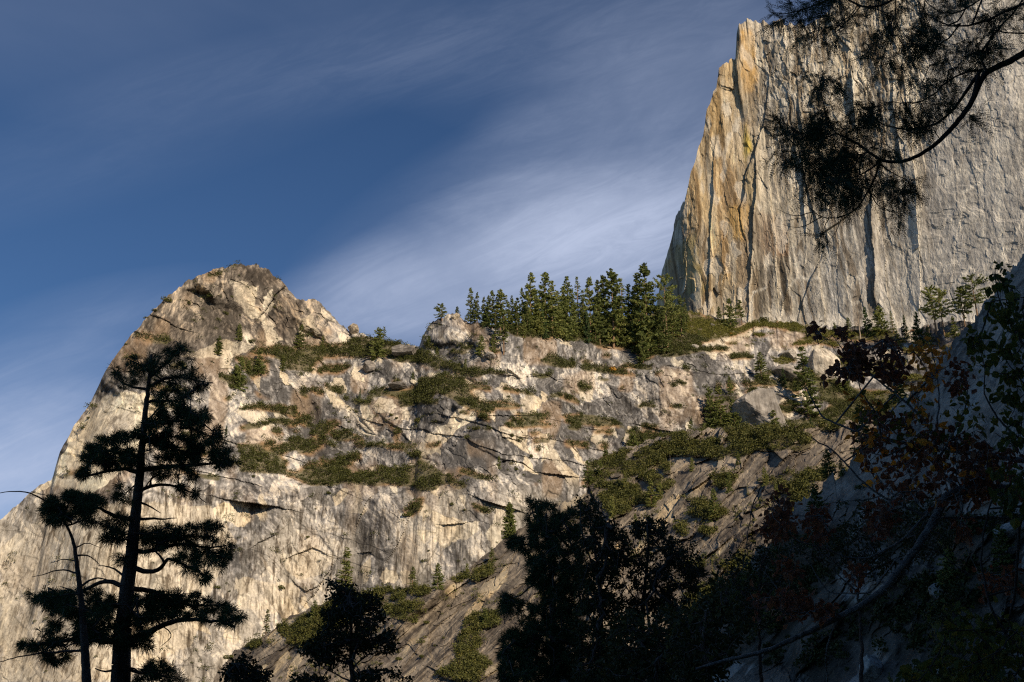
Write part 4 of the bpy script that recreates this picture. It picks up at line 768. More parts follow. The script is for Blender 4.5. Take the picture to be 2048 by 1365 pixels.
shade_trees = [(c8,560,300,215,'bush','small dark conifer on the shaded slab\'s rim, highest of the rim trees',.8),(c8,700,150,70,'bush','dark conifer on the shaded slab\'s rim behind the orange leaves',.8),(c8,420,470,400,'bush','little dark conifer on the shaded slab\'s rim, middle one',.8),(c7,1560,780,560,'bush','dark conifer in shadow at the edge of the shaded slab, highest of its clump',.7),(c7,1640,900,640,'bush','shadowed conifer on the slab right of the clump\'s highest',.7),(c7,1470,960,760,'bush','shadowed conifer low at the slab\'s left edge',.8),(c7,1560,1050,830,'bush','shadowed conifer in the middle of the dark clump on the slab',.9),
 (c8,480,520,440,'fir','small dark conifer on the rim of the shaded slab behind the branches',1.5),(c8,380,700,540,'bush','shadowed conifer behind the lower brown leaves',.8),(c8,930,960,740,'bush','dark shrub like conifer in a cleft of the shaded rocks',.7),(c8,800,760,650,'bush','dark conifer on the ledge in the middle of the shaded rocks',.8),
 (c8,1150,900,700,'bush','dark conifer near the right border on the shaded rocks',.8),(c8,100,1000,850,'bush','lowest shadowed conifer beside the oaks',.9)]
for a in shade_trees: plant_tree(L4, *a[:-1], 'shadowed conifers on the near slab', a[-1])

# bushes that stand alone
def bush_data(seed, n=420):
    r = np.random.default_rng(seed); k = 7; cc = r.normal(0, .42, (k, 3)) * [1, 1, .25]; cc[:, 2] = np.abs(cc[:, 2]) + .25; cr = r.uniform(.35, .6, k)
    i = r.integers(k, size=n); d = r.normal(size=(n, 3)); d /= np.linalg.norm(d, axis=1, keepdims=True); p = cc[i] + d * (cr[i] * r.uniform(.5, 1, n) ** .4)[:, None]
    p[:, 2] = np.abs(p[:, 2] * .85); v, f = quads(p, .13 * r.uniform(.6, 1.3, n), r); return v, [f]
BP = {}
def bush(L, cr, x, y, wpx, label, mat=None, name='bush', cat='bush', group=None, hs=1.):
    (u, v), (u2, _) = cr((x, y), (x + wpx / 2, y)); p = hit(L, u, v); R = np.linalg.norm(p); s = abs(u2 - u) / F * R
    i = int(rg.integers(4)); key = (i, mat.name if mat else '')
    if key not in BP: o = mesh(name, *bush_data(300 + i), mat or brush_mat); BP[key] = o
    else: o = BP[key].copy(); COL.objects.link(o); o.name = name
    o.location = [float(q) for q in p]; o.scale = (s, s, s * hs); o.rotation_euler = (0, 0, rg.uniform(0, 6.28)); return tag(o, label, cat, group)
bushes = [(L2,c3,1592,572,66,'bright orange autumn shrub on the ledge below the grove',gold_mat),(L2,c3,1243,398,36,'dull rusty shrub at the lower edge of the grove\'s left half',rust_mat),(L2,c3,1915,395,34,'rusty pink shrub at the lower right edge of the grove',rust_mat),(L2,c3,1583,412,20,'small orange shrub beside the reddish trunk in the grove',gold_mat),
 (L2,c5,1472,412,26,'rusty shrub right of the cliff foot conifers',rust_mat),(L2,c5,250,447,36,'rusty shrub at the left end of the green slope',rust_mat),(L2,c5,545,432,18,'tiny orange shrub on the green slope under the lone fir',gold_mat),
 (L2,c1,888,325,56,'bush on the left skyline of the dome, highest of three',None),(L2,c1,806,382,30,'bush on the left skyline of the dome, middle of three',None),(L2,c1,766,418,22,'smallest bush on the left skyline of the dome',None),(L2,c1,660,552,26,'bush on the dome\'s lower left skyline above the foreground pine\'s top',None),
 (L2,c1,460,945,24,'bush on the skyline above the pale shoulder',None),(L2,c1,990,335,30,'dark bush on the upper left face of the dome',None),(L2,c1,1034,262,20,'tiny bush below the dome\'s left crest',None),(L2,c1,1215,305,22,'small bush in the middle of the dome\'s face',None),(L2,c1,1185,392,30,'bush in a crack low on the dome\'s face',None),(L2,c1,1256,398,18,'tiny bush in the recess right of the cracked face',None),
 (L2,c1,1470,212,16,'tiny bush on the dome\'s right shoulder',None),(L2,c1,1435,355,24,'small bush on the dark streaked rock of the dome',None),(L2,c1,1315,540,40,'flat bush on the lip under the dome',None),(L2,c3,285,780,30,'bush on the wall left of the white flake, left one of two',None),
 (L2,c3,460,800,32,'bush above the left foot of the white flake',None),(L2,c3,492,815,24,'small bush touching the one above the flake\'s left foot',None),(L2,c3,605,832,50,'bush on the wall just left of the white flake',None),(L2,c3,495,890,40,'bush in the gully left of the white flake',None),(L2,c3,228,812,30,'small bush left of the gully',None),
 (L2,c3,252,835,26,'small bush under the gully\'s left neighbour',None),(L2,c3,938,810,60,'bush right of the white flake\'s top',None),(L2,c3,895,870,50,'small dark bush on the pale rock right of the flake',None),(L2,c3,1080,905,40,'bush above the arched dark wall',None),(L2,c3,1178,1010,30,'bush in the middle of the arched dark wall',None),
 (L2,c3,1098,1074,36,'bush under the overhanging arch',None),(L2,c3,1065,705,26,'tiny bush at the end of the long brush band',None),(L2,c3,1190,835,30,'bush on the ledge line right of the flake',None),(L2,c3,145,1200,26,'tiny bush under the lip of the lower wall',None),(L2,c4,722,305,34,'bush on the lip of the lower wall',None),(L2,c4,294,210,30,'lone bush on the smooth rock by the foreground pine\'s right',None),
 (L2,c4,1415,370,44,'bush on the wall right of the pale streaks',None),(L2,c4,1486,398,24,'small bush right of the one on the pale streaked wall',None),(L2,c4,1170,432,60,'bush in the crack of the fluted wall',None),(L2,c4,1212,372,50,'upper bush in the crack of the fluted wall',None),(L2,c4,904,422,20,'tiny bush on the fluted wall',None),(L2,c4,450,840,50,'bush low on the scalloped wall',None),
 (L2,c4,166,856,18,'tiny bush low on the left wall',None),(L2,c4,1284,625,20,'tiny bush on the rock right of the fluted wall',None),(L2,c4,606,550,26,'tiny flat bush on the scalloped wall',None),(L2,c4,104,835,40,'bush right of the foreground pine\'s middle limb',None),(L2,c4,1256,688,50,'bush above the little conifers at the wall\'s foot',None),
 (L2,c5,700,325,60,'dark bush in the hollow at the great cliff\'s foot',None),(L2,c5,845,325,40,'bush on the pale debris at the great cliff\'s foot',None),(L2,c5,640,738,60,'bush on the left end of the grey boulder',None),(L2,c5,630,815,60,'bush on the front of the grey boulder',None),
 (L3,c4,170,1110,60,'bush at the lower left below the foreground pine\'s big limb',None),(L3,c4,45,1270,50,'bush low down between pine and small dark cedar',None),(L3,c4,1245,1225,40,'small bush on the brown slab',None),(L3,c4,1115,1240,40,'bush at the lower edge of the brown slab',None),(L3,c4,1020,1265,30,'tiny bush at the bottom of the brown slab',None),(L3,c4,1275,1035,40,'bush on the upper rim of the brown slab',None),
 (L3,c4,1080,1190,50,'bush beside the dark cedar\'s right limb',None),(L3,c7,620,330,60,'bush on the broken slope above the oak',None),(L3,c7,1155,515,80,'bush on the bare brown slope right of the oak tops',None),(L3,c7,1430,578,36,'tiny bush on the bare brown slope',None),(L3,c7,1470,380,60,'bush near the brown leaves on the slope',None),(L3,c7,1540,225,40,'bush on the brown rock near the top right of the slope',None)]
for L, cr, x, y, w, lab, m in bushes: bush(L, cr, x, y, w, lab, m)

# dense brush nobody could count: one object per slope
def brush(L, thr, n, seed, name, rmin, rmax, label, lp=60, up=1.0, ls=.2, mat=None, where=None):
    r = np.random.default_rng(seed); b = L['info']['b']; P = L['pts']
    e1 = P[1:, :-1] - P[:-1, :-1]; e2 = P[:-1, 1:] - P[:-1, :-1]; A = np.linalg.norm(np.cross(e1, e2), axis=-1)
    dens = vn(P[:-1, :-1, 0] / 14, P[:-1, :-1, 1] / 14 + P[:-1, :-1, 2] / 9, seed)
    W = A * np.where(b[:-1, :-1] > .5, sm(.2, .42, dens) + .3, .03 * (dens > .52)); W = W * where(L['U'][:-1, :-1], L['V'][:-1, :-1]) if where else W; W = np.minimum(W, np.percentile(W[W > 0], 99)); W = W.ravel() / W.sum()
    idx = r.choice(W.size, n, p=W); pos = P[:-1, :-1].reshape(-1, 3)[idx] + e1.reshape(-1, 3)[idx] * r.random((n, 1)) + e2.reshape(-1, 3)[idx] * r.random((n, 1))
    R = rmin + (rmax * 1.35 - rmin) * r.uniform(0, 1, n) ** 1.8
    d = r.normal(size=(n, lp, 3)); d /= np.linalg.norm(d, axis=-1, keepdims=True); d[..., 2] = np.abs(d[..., 2]) * up; d *= r.uniform(.45, 1, (n, lp, 1))
    C_ = (pos[:, None] + d * R[:, None, None]).reshape(-1, 3); v, f = quads(C_, np.repeat(R, lp) ** .5 * ls, r)
    return tag(mesh(name, v, [f], mat or brush_mat), kind='stuff', label=label, cat='brush')
meadow = lambda u, v: ((u > 1350) & (v < 660 + (u - 1350) * .35)) * 1.
meadow_mat = leaf_material('yellow_green_scrub', [(.06, .07, .015), (.11, .115, .022), (.17, .165, .03), (.22, .19, .05)], trans=.2)  # yellow green leaf colours of the scrub under the great cliff
brush(L2, .5, 13000, 900, 'brush', .8, 2.5, 'low olive green brush covering the ledges of the pale mountain', where=lambda u, v: 1 - meadow(u, v))
brush(L2, .5, 4500, 905, 'brush', .6, 1.8, 'yellow green scrub on the sunny slope under the great cliff', mat=meadow_mat, where=meadow)
brush(L3, .5, 6500, 901, 'brush', .4, 1.7, 'olive brown brush in the hollows of the nearer brown slope', lp=64, ls=.19)

# boulders that stand out from the slopes
def boulder(L, cr, x, y, w, h, label, col=(.3, .28, .25), seed=0, tilt=0.):
    sink = .42 if w < 140 else .18
    (u, v), (u2, v2) = cr((x, y), (x + w, y - h)); p = hit(L, u, v); R = math.hypot(p[0], p[1]); m = np.linalg.norm(p) / F
    W_ = (u2 - u) * m / 2; H_ = (v - v2) * m; r = np.random.default_rng(500 + seed); nu, nv = 56, 40
    th = np.linspace(0, 2 * np.pi, nu, endpoint=False)[None]; ph = np.linspace(0, np.pi, nv)[:, None]
    d = np.stack([np.sin(ph) * np.cos(th), np.sin(ph) * np.sin(th), np.cos(ph) + 0 * th], -1)
    n = r.normal(size=(15, 3)); n /= np.linalg.norm(n, axis=1, keepdims=True); k = r.uniform(.72, 1.0, 15); dt = d @ n.T
    rad = np.where(dt > .05, k / np.maximum(dt, .05), 9).min(-1); rad = np.minimum(rad, 1.25) + .05 * fbm(th * 3 + 0 * ph, ph * 3 + 0 * th, seed, 4)
    q = d * rad[..., None] * np.array([W_, W_ * .9, H_ * .62]); i = np.arange(nv - 1)[:, None] * nu; j = np.arange(nu)[None]; jn = (j + 1) % nu
    f = np.stack([i + j, i + nu + j, i + nu + jn, i + jn], -1).reshape(-1, 4)
    t = np.clip(.5 + .9 * fbm(th * 3 + 0 * ph, ph * 4 + 0 * th, seed + 3, 5), 0, 1)[..., None]; P = np.array(col) * (.55 + .9 * t)
    o = mesh('boulder', q.reshape(-1, 3), [f], rock_mid if L is not L4 else rock_near, paint={'paint': P.reshape(-1, 3), 'mask': np.tile([.6, .3, 0], (q.size // 3, 1))})
    o.location = (float(p[0]), float(p[1]), float(p[2] + H_ * sink)); o.rotation_euler = (0, tilt, r.uniform(-.5, .5)); return tag(o, label, 'boulder')
for a in ((L2,c3,268,377,62,46,'perched boulder standing alone on the saddle right of the dome',(.38,.32,.24)),(L2,c3,792,306,40,26,'pale boulder on top of the rock knob beside the round pine',(.46,.40,.31)),(L2,c5,1012,632,150,146,'pale split boulder high on the bushy slope, right of the largest dark fir',(.50,.45,.37)),
 (L2,c5,705,895,270,190,'large grey outcrop boulder in the middle of the bushy slope',(.27,.25,.225)),(L2,c5,838,560,80,46,'rounded boulder above the outcrop, upper one of two',(.36,.33,.29)),(L2,c5,850,655,170,66,'broad flat boulder on the bushy slope left of the largest dark fir',(.33,.30,.265)),
 (L2,c3,972,498,56,34,'small boulder on the ledge below the rock knob, left of the bare trunk',(.36,.33,.29)),(L2,c3,532,496,130,50,'smooth grey boulder bulging from the brush on the saddle',(.25,.23,.21)),(L2,c3,505,662,100,32,'grey rounded boulder at the top of the long brush band',(.24,.22,.2)),(L2,c3,350,568,80,46,'dark overhanging block on the wall below the saddle',(.22,.2,.18)),
 (L2,c5,352,506,50,18,'small pale block low on the green slope',(.42,.39,.35)),(L2,c5,445,394,26,13,'tiny block in the middle of the green slope',(.42,.39,.35)),(L4,c8,605,1345,90,80,'pale broken slab at the bottom of the shaded rocks',(.42,.40,.36)),(L4,c8,1180,775,120,56,'pale block on the shaded rocks near the right border',(.36,.34,.31)),
 (L4,c8,885,1015,90,56,'grey block on the shaded rocks under the long grey bough',(.30,.29,.27)),(L4,c8,765,652,40,46,'small pale block standing on the rim ledge of the shaded rocks',(.40,.38,.34))):
    boulder(*a, seed=int(a[2] + a[3]))
brush(L4, .5, 1500, 902, 'brush', .25, .8, 'dark scrub growing in the clefts of the shaded rocks', ls=.15)
# ================================================================ FOREGROUND TREES
cA = tr(0, 680, 1.992); cB = tr(1500, 0, 2.73)
bark_dark = bark_material('dark_pine_bark', (.07, .05, .04), (.22, .15, .11), 14, 3)
bark_grey = bark_material('grey_branch_bark', (.10, .09, .078), (.36, .32, .28), 18, 18)
bark_twig = bark_material('brown_twig_bark', (.05, .036, .026), (.11, .08, .06), 20, 20)
needle_mat = leaf_material('pine_needles', [(.05, .08, .025), (.09, .13, .04), (.16, .18, .06)], trans=.1)
spray_mat = leaf_material('fir_sprays', [(.03, .05, .02), (.05, .075, .03), (.09, .11, .04)], trans=.1)
oak_mat = leaf_material('oak_leaves', [(.03, .038, .014), (.055, .06, .02), (.09, .085, .025), (.2, .17, .03)], trans=.2)
green_mat = leaf_material('green_leaves', [(.05, .065, .015), (.11, .13, .025), (.22, .19, .035), (.36, .26, .05)], trans=.45)
orange_mat = leaf_material('orange_leaves', [(.6, .2, .04), (.85, .36, .04), (.9, .5, .08)], trans=.5)
brown_mat = leaf_material('brown_leaves', [(.10, .04, .028), (.22, .085, .045), (.36, .16, .07)], trans=.4)
DENS = 1.4
class Plant:
    def __init__(s, seed): s.r = np.random.default_rng(seed); s.P = []; s.par = []; s.R = []; s.kind = []; s.tips = []; s.cl = 13.; s.gap = .44
    def line(s, pts, R, w0, w1, parent=None, depth=0., kind=1, wob=.6):
        """a limb along traced photograph pixels, w0 / w1 its thickness in pixels, depth how far its end leans away from the viewer"""
        pts = np.array(pts, float); L = np.concatenate([[0], np.cumsum(np.hypot(*np.diff(pts, axis=0).T))]); n = max(3, int(L[-1] / 9)); t = np.linspace(0, L[-1], n)
        # Catmull-Rom-like smoothing: interpolate, then relax
        q = np.stack([np.interp(t, L, pts[:, 0]), np.interp(t, L, pts[:, 1])], -1)
        for _ in range(3): q[1:-1] = (q[:-2] + q[2:] + 2 * q[1:-1]) / 4
        q[1:] += s.r.normal(0, wob, (n - 1, 2)); f = np.linspace(0, 1, n)
        if parent is None and s.P:
            u, v = q[0]; 
        base = R
        if s.P:
            A = np.array(s.P); p0 = pt(q[0, 0], q[0, 1], R); idx = int(np.argmin(np.linalg.norm((A - p0) * [1, .15, 1], axis=1))); base = math.hypot(A[idx][0], A[idx][1])
        else: idx = -1
        X = pt(q[:, 0], q[:, 1], base + depth * np.sin(f * np.pi / 2)); m = base / F
        prev = idx
        for i in range(n):
            if i == 0 and idx >= 0 and np.linalg.norm(X[0] - s.P[idx]) < m * 3: continue
            s.P.append(X[i]); s.par.append(prev); s.R.append((w0 + (w1 - w0) * f[i]) * m / 2); s.kind.append(kind); prev = len(s.P) - 1
        return s
    def fill(s, poly, n, R, spread, kind=2, tag_=0, sag=.0, maxd=1e9):
        n = int(n * DENS)
        """n twig tips spread through a traced patch of foliage, each joined to the nearest wood"""
        P = np.array(poly, float); lo, hi = P.min(0), P.max(0); c_ = []
        it = 0
        while len(c_) < n and it < 60:
            it += 1
            q = s.r.uniform(lo, hi, (n * 3, 2)); q = q[inpoly(q[:, 0], q[:, 1], poly)]; q = q[vn(q[:, 0] / s.cl, q[:, 1] / (s.cl * .7), 71) + s.r.uniform(-.06, .06, len(q)) > (s.gap if it < 30 else 0)]; c_ += list(q)
        c_ = np.array(c_[:n]).reshape(-1, 2); n = len(c_)
        if not len(c_): return s
        A = np.array(s.P); T = []
        pr = pt(c_[:, 0], c_[:, 1], R); d2 = [(np.linalg.norm((A - x) * [1, .1, 1], axis=1)) for x in pr]
        near = np.array([int(np.argmin(x)) for x in d2]); dm = np.array([x.min() for x in d2]); Rn = np.hypot(A[near, 0], A[near, 1])
        T = pt(c_[:, 0], c_[:, 1], Rn + s.r.normal(0, spread, n))
        buf = np.zeros((len(s.P) + 3 * n + 5, 3)); buf[:len(s.P)] = A; m = len(s.P)
        for k in np.argsort(dm):
            x = T[k]; j = int(np.argmin(((buf[:m] - x) ** 2).sum(1))); p = buf[j]; d = x - p; L = np.linalg.norm(d)
            nn = 2 if L > .05 * R / 9 else 1
            for a in range(1, nn + 1):
                f = a / nn; w = p + d * f + (s.r.normal(0, .10 * L, 3) if a < nn else 0) + np.array([0, 0, -sag * L * math.sin(math.pi * f)])
                s.P.append(w); s.par.append(j); s.R.append(0); s.kind.append(kind); buf[m] = w; j = m; m += 1
            s.tips.append((m - 1, tag_))
        return s
    def build(s, root, mat_t, mat_b, rtwig, kk=.55, names=('trunk', 'branches'), sides=6):
        P = np.array(s.P); par = np.array(s.par); cnt = np.zeros(len(P)); kind = np.array(s.kind)
        ch = np.zeros(len(P), int); 
        for i in range(len(P)):
            if par[i] >= 0: ch[par[i]] += 1
        cnt[ch == 0] = 1
        for i in range(len(P) - 1, -1, -1):
            if par[i] >= 0: cnt[par[i]] += cnt[i]
        given = np.array(s.R); rad = np.where(kind == 2, rtwig * np.maximum(cnt, 1) ** kk, given)
        s.rad = rad; e = np.where(par >= 0)[0]
        limb = np.full(len(P), -1)          # every bough that leaves the trunk is a part of its own
        for i in range(len(P)):
            if kind[i] != 0: limb[i] = limb[par[i]] if kind[par[i]] != 0 else i
        big = [k for k in np.unique(limb[limb >= 0]) if kind[k] == 1]
        rest = ~np.isin(limb, big) & (kind != 0)
        groups = [(e[(kind[e] == 0) | rest[e]], 'trunk', mat_t)] + [(e[limb[e] == k], 'branch', mat_b) for k in big]
        for m, nm, mt in groups:
            if not len(m): continue
            knd = 0 if nm == 'trunk' else 1
            ra = np.where((kind[par[m]] == kind[m]), rad[par[m]], np.minimum(rad[par[m]], rad[m] * 1.25))
            v, f = tubes(P[par[m]], P[m] + (P[m] - P[par[m]]) * .04, ra, rad[m], sides if knd == 0 else 5)
            mesh(nm, v - np.array(root.location), [f], mt, root, smooth=True)
        s.PA = P; return s
    def tipdata(s, tag_=None):
        idx = np.array([i for i, t in s.tips if tag_ is None or t == tag_], int)
        if not len(idx): return np.zeros((0, 3)), np.zeros((0, 3))
        P = s.PA; par = np.array(s.par); d = P[idx] - P[par[idx]]; d /= np.maximum(np.linalg.norm(d, axis=1, keepdims=True), 1e-6); return P[idx], d
def needles(T, D, r, n, l, w, fwd=.55, up=.15, back=.35):
    k = len(T); T = np.repeat(T, n, 0); D = np.repeat(D, n, 0); d = r.normal(size=(k * n, 3)); d /= np.linalg.norm(d, axis=1, keepdims=True)
    d = d + D * fwd + np.array([0, 0, up]); d /= np.linalg.norm(d, axis=1, keepdims=True)
    base = T - D * (r.uniform(0, back, (k * n, 1)) * l); L = l * r.uniform(.65, 1.15, (k * n, 1)) * np.repeat(r.uniform(.7, 1.15, (k, 1)), n, 0)
    sd = np.cross(d, r.normal(size=d.shape)); sd /= np.linalg.norm(sd, axis=1, keepdims=True); sd *= w / 2
    tip = base + d * L; tip[:, 2] -= .12 * L[:, 0]
    mid = base + d * L * .5
    V = np.stack([base, mid + sd, tip, mid - sd], 1).reshape(-1, 3); return V, [np.arange(len(V)).reshape(-1, 4)]
def sprays(T, D, r, n, l, w, droop=.55):
    """flat feathered fir twigs: needles in two ranks on drooping sprigs"""
    out = []; m = 3; k = len(T)
    for a in range(m):
        d = D + r.normal(0, .45, (k, 3)) + np.array([0, 0, -droop]); d /= np.linalg.norm(d, axis=1, keepdims=True); L = l * r.uniform(.6, 1.3, (k, 1))
        sd = np.cross(d, r.normal(0, .4, (k, 3)) + np.array([0, 1., .3])); sd /= np.linalg.norm(sd, axis=1, keepdims=True)
        st = T + 0 * d; w2 = w * .6
        V = np.stack([st - sd * w2 / 2, st + sd * w2 / 2, st + d * L + sd * w2 / 4, st + d * L - sd * w2 / 4], 1); out.append(V.reshape(-1, 3))
        for i in range(n):
            f = (i + .5) / n; b = st + d * L * f; b[:, 2] -= .1 * L[:, 0] * f * f
            for s_ in (-1, 1):
                nd = d * .75 + sd * s_ * r.uniform(.5, 1.0, (k, 1)) + r.normal(0, .15, (k, 3)); nd /= np.linalg.norm(nd, axis=1, keepdims=True)
                ll = L * .17 * (1.15 - .6 * f) * r.uniform(.7, 1.2, (k, 1)); pp = np.cross(nd, np.cross(d, sd) + r.normal(0, .4, (k, 3))); pp /= np.linalg.norm(pp, axis=1, keepdims=True)
                out.append(np.stack([b, b + nd * ll * .5 + pp * w / 2, b + nd * ll, b + nd * ll * .5 - pp * w / 2], 1).reshape(-1, 3))
    V = np.concatenate(out); return V, [np.arange(len(V)).reshape(-1, 4)]
def leaves(T, D, r, n, l, asp=.62, spread=1.2, fold=.25, hang=.5):
    """pointed leaves folded along the midrib, hanging from short stalks"""
    k = len(T); T = np.repeat(T, n, 0) + r.normal(0, l * spread * .5, (k * n, 3)) * (n > 1); D = np.repeat(D, n, 0)
    d = r.normal(0, .7, (k * n, 3)) + D * .4 + np.array([0, 0, -hang]); d /= np.linalg.norm(d, axis=1, keepdims=True)
    s_ = np.cross(d, r.normal(size=d.shape)); s_ /= np.linalg.norm(s_, axis=1, keepdims=True); nn = np.cross(s_, d)
    L = l * r.uniform(.6, 1.2, (k * n, 1)); W_ = L * asp * r.uniform(.5, 1.1, (k * n, 1)) * .5; fo = fold * r.uniform(-.4, 1.8, (k * n, 1)); cu = r.uniform(-.25, .35, (k * n, 1))
    b = T; m1 = T + d * L * .38 - nn * L * cu * .3; tip = T + d * L + nn * L * cu
    def side_(f, w): return T + d * L * f + nn * L * (fo * w * .8)
    l1 = T + d * L * .22 + s_ * W_ * .85 + nn * W_ * fo * 1.2; l2 = T + d * L * .52 + s_ * W_ * .9 + nn * (W_ * fo * 1.2 + L * cu * .3)
    r1 = T + d * L * .22 - s_ * W_ * .85 + nn * W_ * fo * 1.2; r2 = T + d * L * .52 - s_ * W_ * .9 + nn * (W_ * fo * 1.2 + L * cu * .3)
    V = np.stack([b, l1, l2, tip, m1, r2, r1], 1).reshape(-1, 3); i = np.arange(k * n)[:, None] * 7
    return V, [np.concatenate([i + [[4, 0, 1, 2]], i + [[4, 5, 6, 0]]]), np.concatenate([i + [[4, 2, 3]], i + [[4, 3, 5]]])]
def foot(u, v, R):
    p = pt(u, v, R); return np.array([p[0], p[1], 0.])
def tree_root(name, u, v, R, label, cat): p = foot(u, v, R); return empty(name, p, label, cat)
def to_ground(s, u, v, R, w, dx=0.):
    """trunk from the ground up to the first traced point"""
    p = pt(u, v, R); g = np.array([p[0] + dx, p[1], -.1]); m = R / F; n = 6
    for i in range(n):
        f = i / n; s.P.append(g + (p - g) * f); s.par.append(i - 1); s.R.append(w * m / 2 * (1.5 - .5 * f)); s.kind.append(0)
    return s
def offs(v, root): return v - np.array(root.location)

# --- tall pine on the left
R1 = 26.
s = Plant(1); to_ground(s, *cA((480, 1365))[0], R1, 38, -.2)
s.line(cA((480,1365),(487,1200),(505,1000),(525,850),(540,700),(555,560),(568,400),(580,280),(592,180),(600,110),(604,60)), R1, 36, 5, kind=0, wob=.5)
for pts, w0, w1, dp in (
 (((487,1195),(540,1200),(590,1170),(650,1135),(720,1115),(800,1115),(870,1125),(930,1110)),15,3,-1.2), (((487,1190),(440,1210),(400,1195),(330,1190),(250,1200),(180,1210),(110,1220)),12,3,-.8),
 (((510,990),(560,995),(620,1005),(680,1040),(760,1060),(850,1060),(900,1050)),11,3,.9), (((500,990),(470,970),(420,955),(370,980),(300,1010),(230,1030),(160,1035)),10,3,.5),
 (((520,905),(560,915),(590,930),(640,922),(656,895),(650,870),(690,870),(740,900),(800,930)),11,3,-.9), (((530,845),(600,845),(660,822),(740,812),(830,830),(900,820)),10,3,.6),
 (((545,715),(600,712),(660,717),(705,708)),7,1.5,.3), (((540,715),(480,710),(430,690),(390,660),(340,670)),11,3,-.6), (((560,600),(600,580),(660,575),(720,590),(790,620),(820,650)),8,1.5,.8),
 (((562,650),(600,662),(642,690)),5,1.2,.3), (((565,520),(620,510),(700,505),(780,500),(860,490),(930,490)),11,3,-.7), (((556,535),(520,510),(460,515),(400,530),(340,545),(300,540)),10,2.5,.7),
 (((570,470),(500,450),(440,450),(380,410)),9,2.5,-.8), (((575,400),(640,420),(720,440),(800,470)),9,2.5,.9), (((578,330),(650,330),(740,320),(820,340)),8,2.5,-.6), (((592,200),(540,190),(490,180),(460,150)),7,2,.3),
 (((594,190),(660,150),(740,150),(810,170),(850,170)),8,2,-.3), (((598,150),(650,100),(705,60),(720,20)),7,2,.4), (((598,130),(570,100),(510,80)),5,2,-.3), (((585,250),(640,240),(700,250),(760,220)),7,2,.5),
 (((480,1300),(430,1330),(380,1310)),6,2,.4), (((484,1300),(560,1330),(640,1340),(700,1350)),7,2,-.5), (((560,620),(590,560),(630,540)),4,1.2,.2), (((600,580),(590,540),(640,545),(720,535)),4,1,.2), (((490,940),(440,900),(390,900)),5,1.2,.3),
 (((656,895),(640,850),(600,830)),6,1.5,0), (((640,1135),(700,1180),(640,1220)),3,1,.2), (((495,1060),(430,1070),(360,1060)),7,2,.8), (((560,560),(520,590),(480,640)),4,1.5,.5), (((530,800),(470,790),(410,790)),5,1.5,-.5)):
    s.line(cA(*pts), R1, w0, w1, depth=dp)
for poly, n in ((((440,150),(470,70),(570,70),(620,60),(720,10),(770,60),(810,130),(850,170),(800,210),(740,180),(680,190),(620,200),(560,170),(500,190)),125), (((600,210),(760,190),(800,240),(700,270),(620,260)),40),
 (((640,280),(700,255),(800,280),(860,270),(880,330),(870,400),(840,430),(930,440),(950,500),(860,510),(760,480),(640,480),(560,440),(500,420),(510,350),(580,320)),340), (((300,500),(330,470),(350,410),(400,390),(450,400),(520,430),(550,480),(520,520),(450,510),(400,540),(340,560),(300,545)),130),
 (((400,620),(420,650),(400,730),(330,740),(300,700),(330,640)),40), (((560,760),(640,770),(740,740),(860,720),(900,760),(930,840),(920,880),(850,880),(840,960),(780,950),(700,900),(650,830),(580,800)),210),
 (((400,790),(460,750),(500,780),(480,820)),22), (((460,860),(500,870),(490,900)),8), (((540,1000),(620,1010),(740,990),(850,1040),(920,1060),(985,1100),(960,1150),(880,1140),(780,1110),(660,1110),(560,1150),(500,1150)),260),
 (((120,1030),(180,1000),(300,1000),(400,990),(480,1040),(500,1120),(460,1180),(380,1180),(300,1150),(230,1100),(160,1060)),190), (((80,1220),(140,1170),(200,1130),(300,1150),(420,1180),(420,1210),(300,1210),(260,1290),(200,1290),(150,1240)),125),
 (((540,1340),(580,1290),(640,1275),(700,1300),(740,1365),(540,1365)),60), (((680,580),(720,580),(790,600),(820,640),(740,620)),18), (((480,560),(530,610),(510,650),(450,640)),16), (((840,880),(930,850),(860,980),(800,960)),18), (((400,400),(560,340),(560,560),(480,540)),60), (((560,500),(800,490),(780,560),(640,560)),45), (((560,720),(700,730),(660,840),(560,850)),45), (((440,1100),(600,1080),(600,1230),(440,1230)),70), (((380,690),(520,690),(500,780),(400,760)),30), (((620,400),(900,380),(940,500),(700,500)),70), (((160,1010),(420,1030),(430,1200),(250,1180)),70)):
    s.fill(cA(*poly), n, R1, .55, sag=-.12)
rt = tree_root('pine_tree', *cA((480, 1365))[0], R1, 'tall dark pine with crooked limbs at the left, in front of the pale wall', 'pine')
s.build(rt, bark_dark, bark_dark, .0042); T, D = s.tipdata(); v, f = needles(T, D, s.r, 38, .21, .0115); mesh('foliage', offs(v, rt), f, needle_mat, rt)

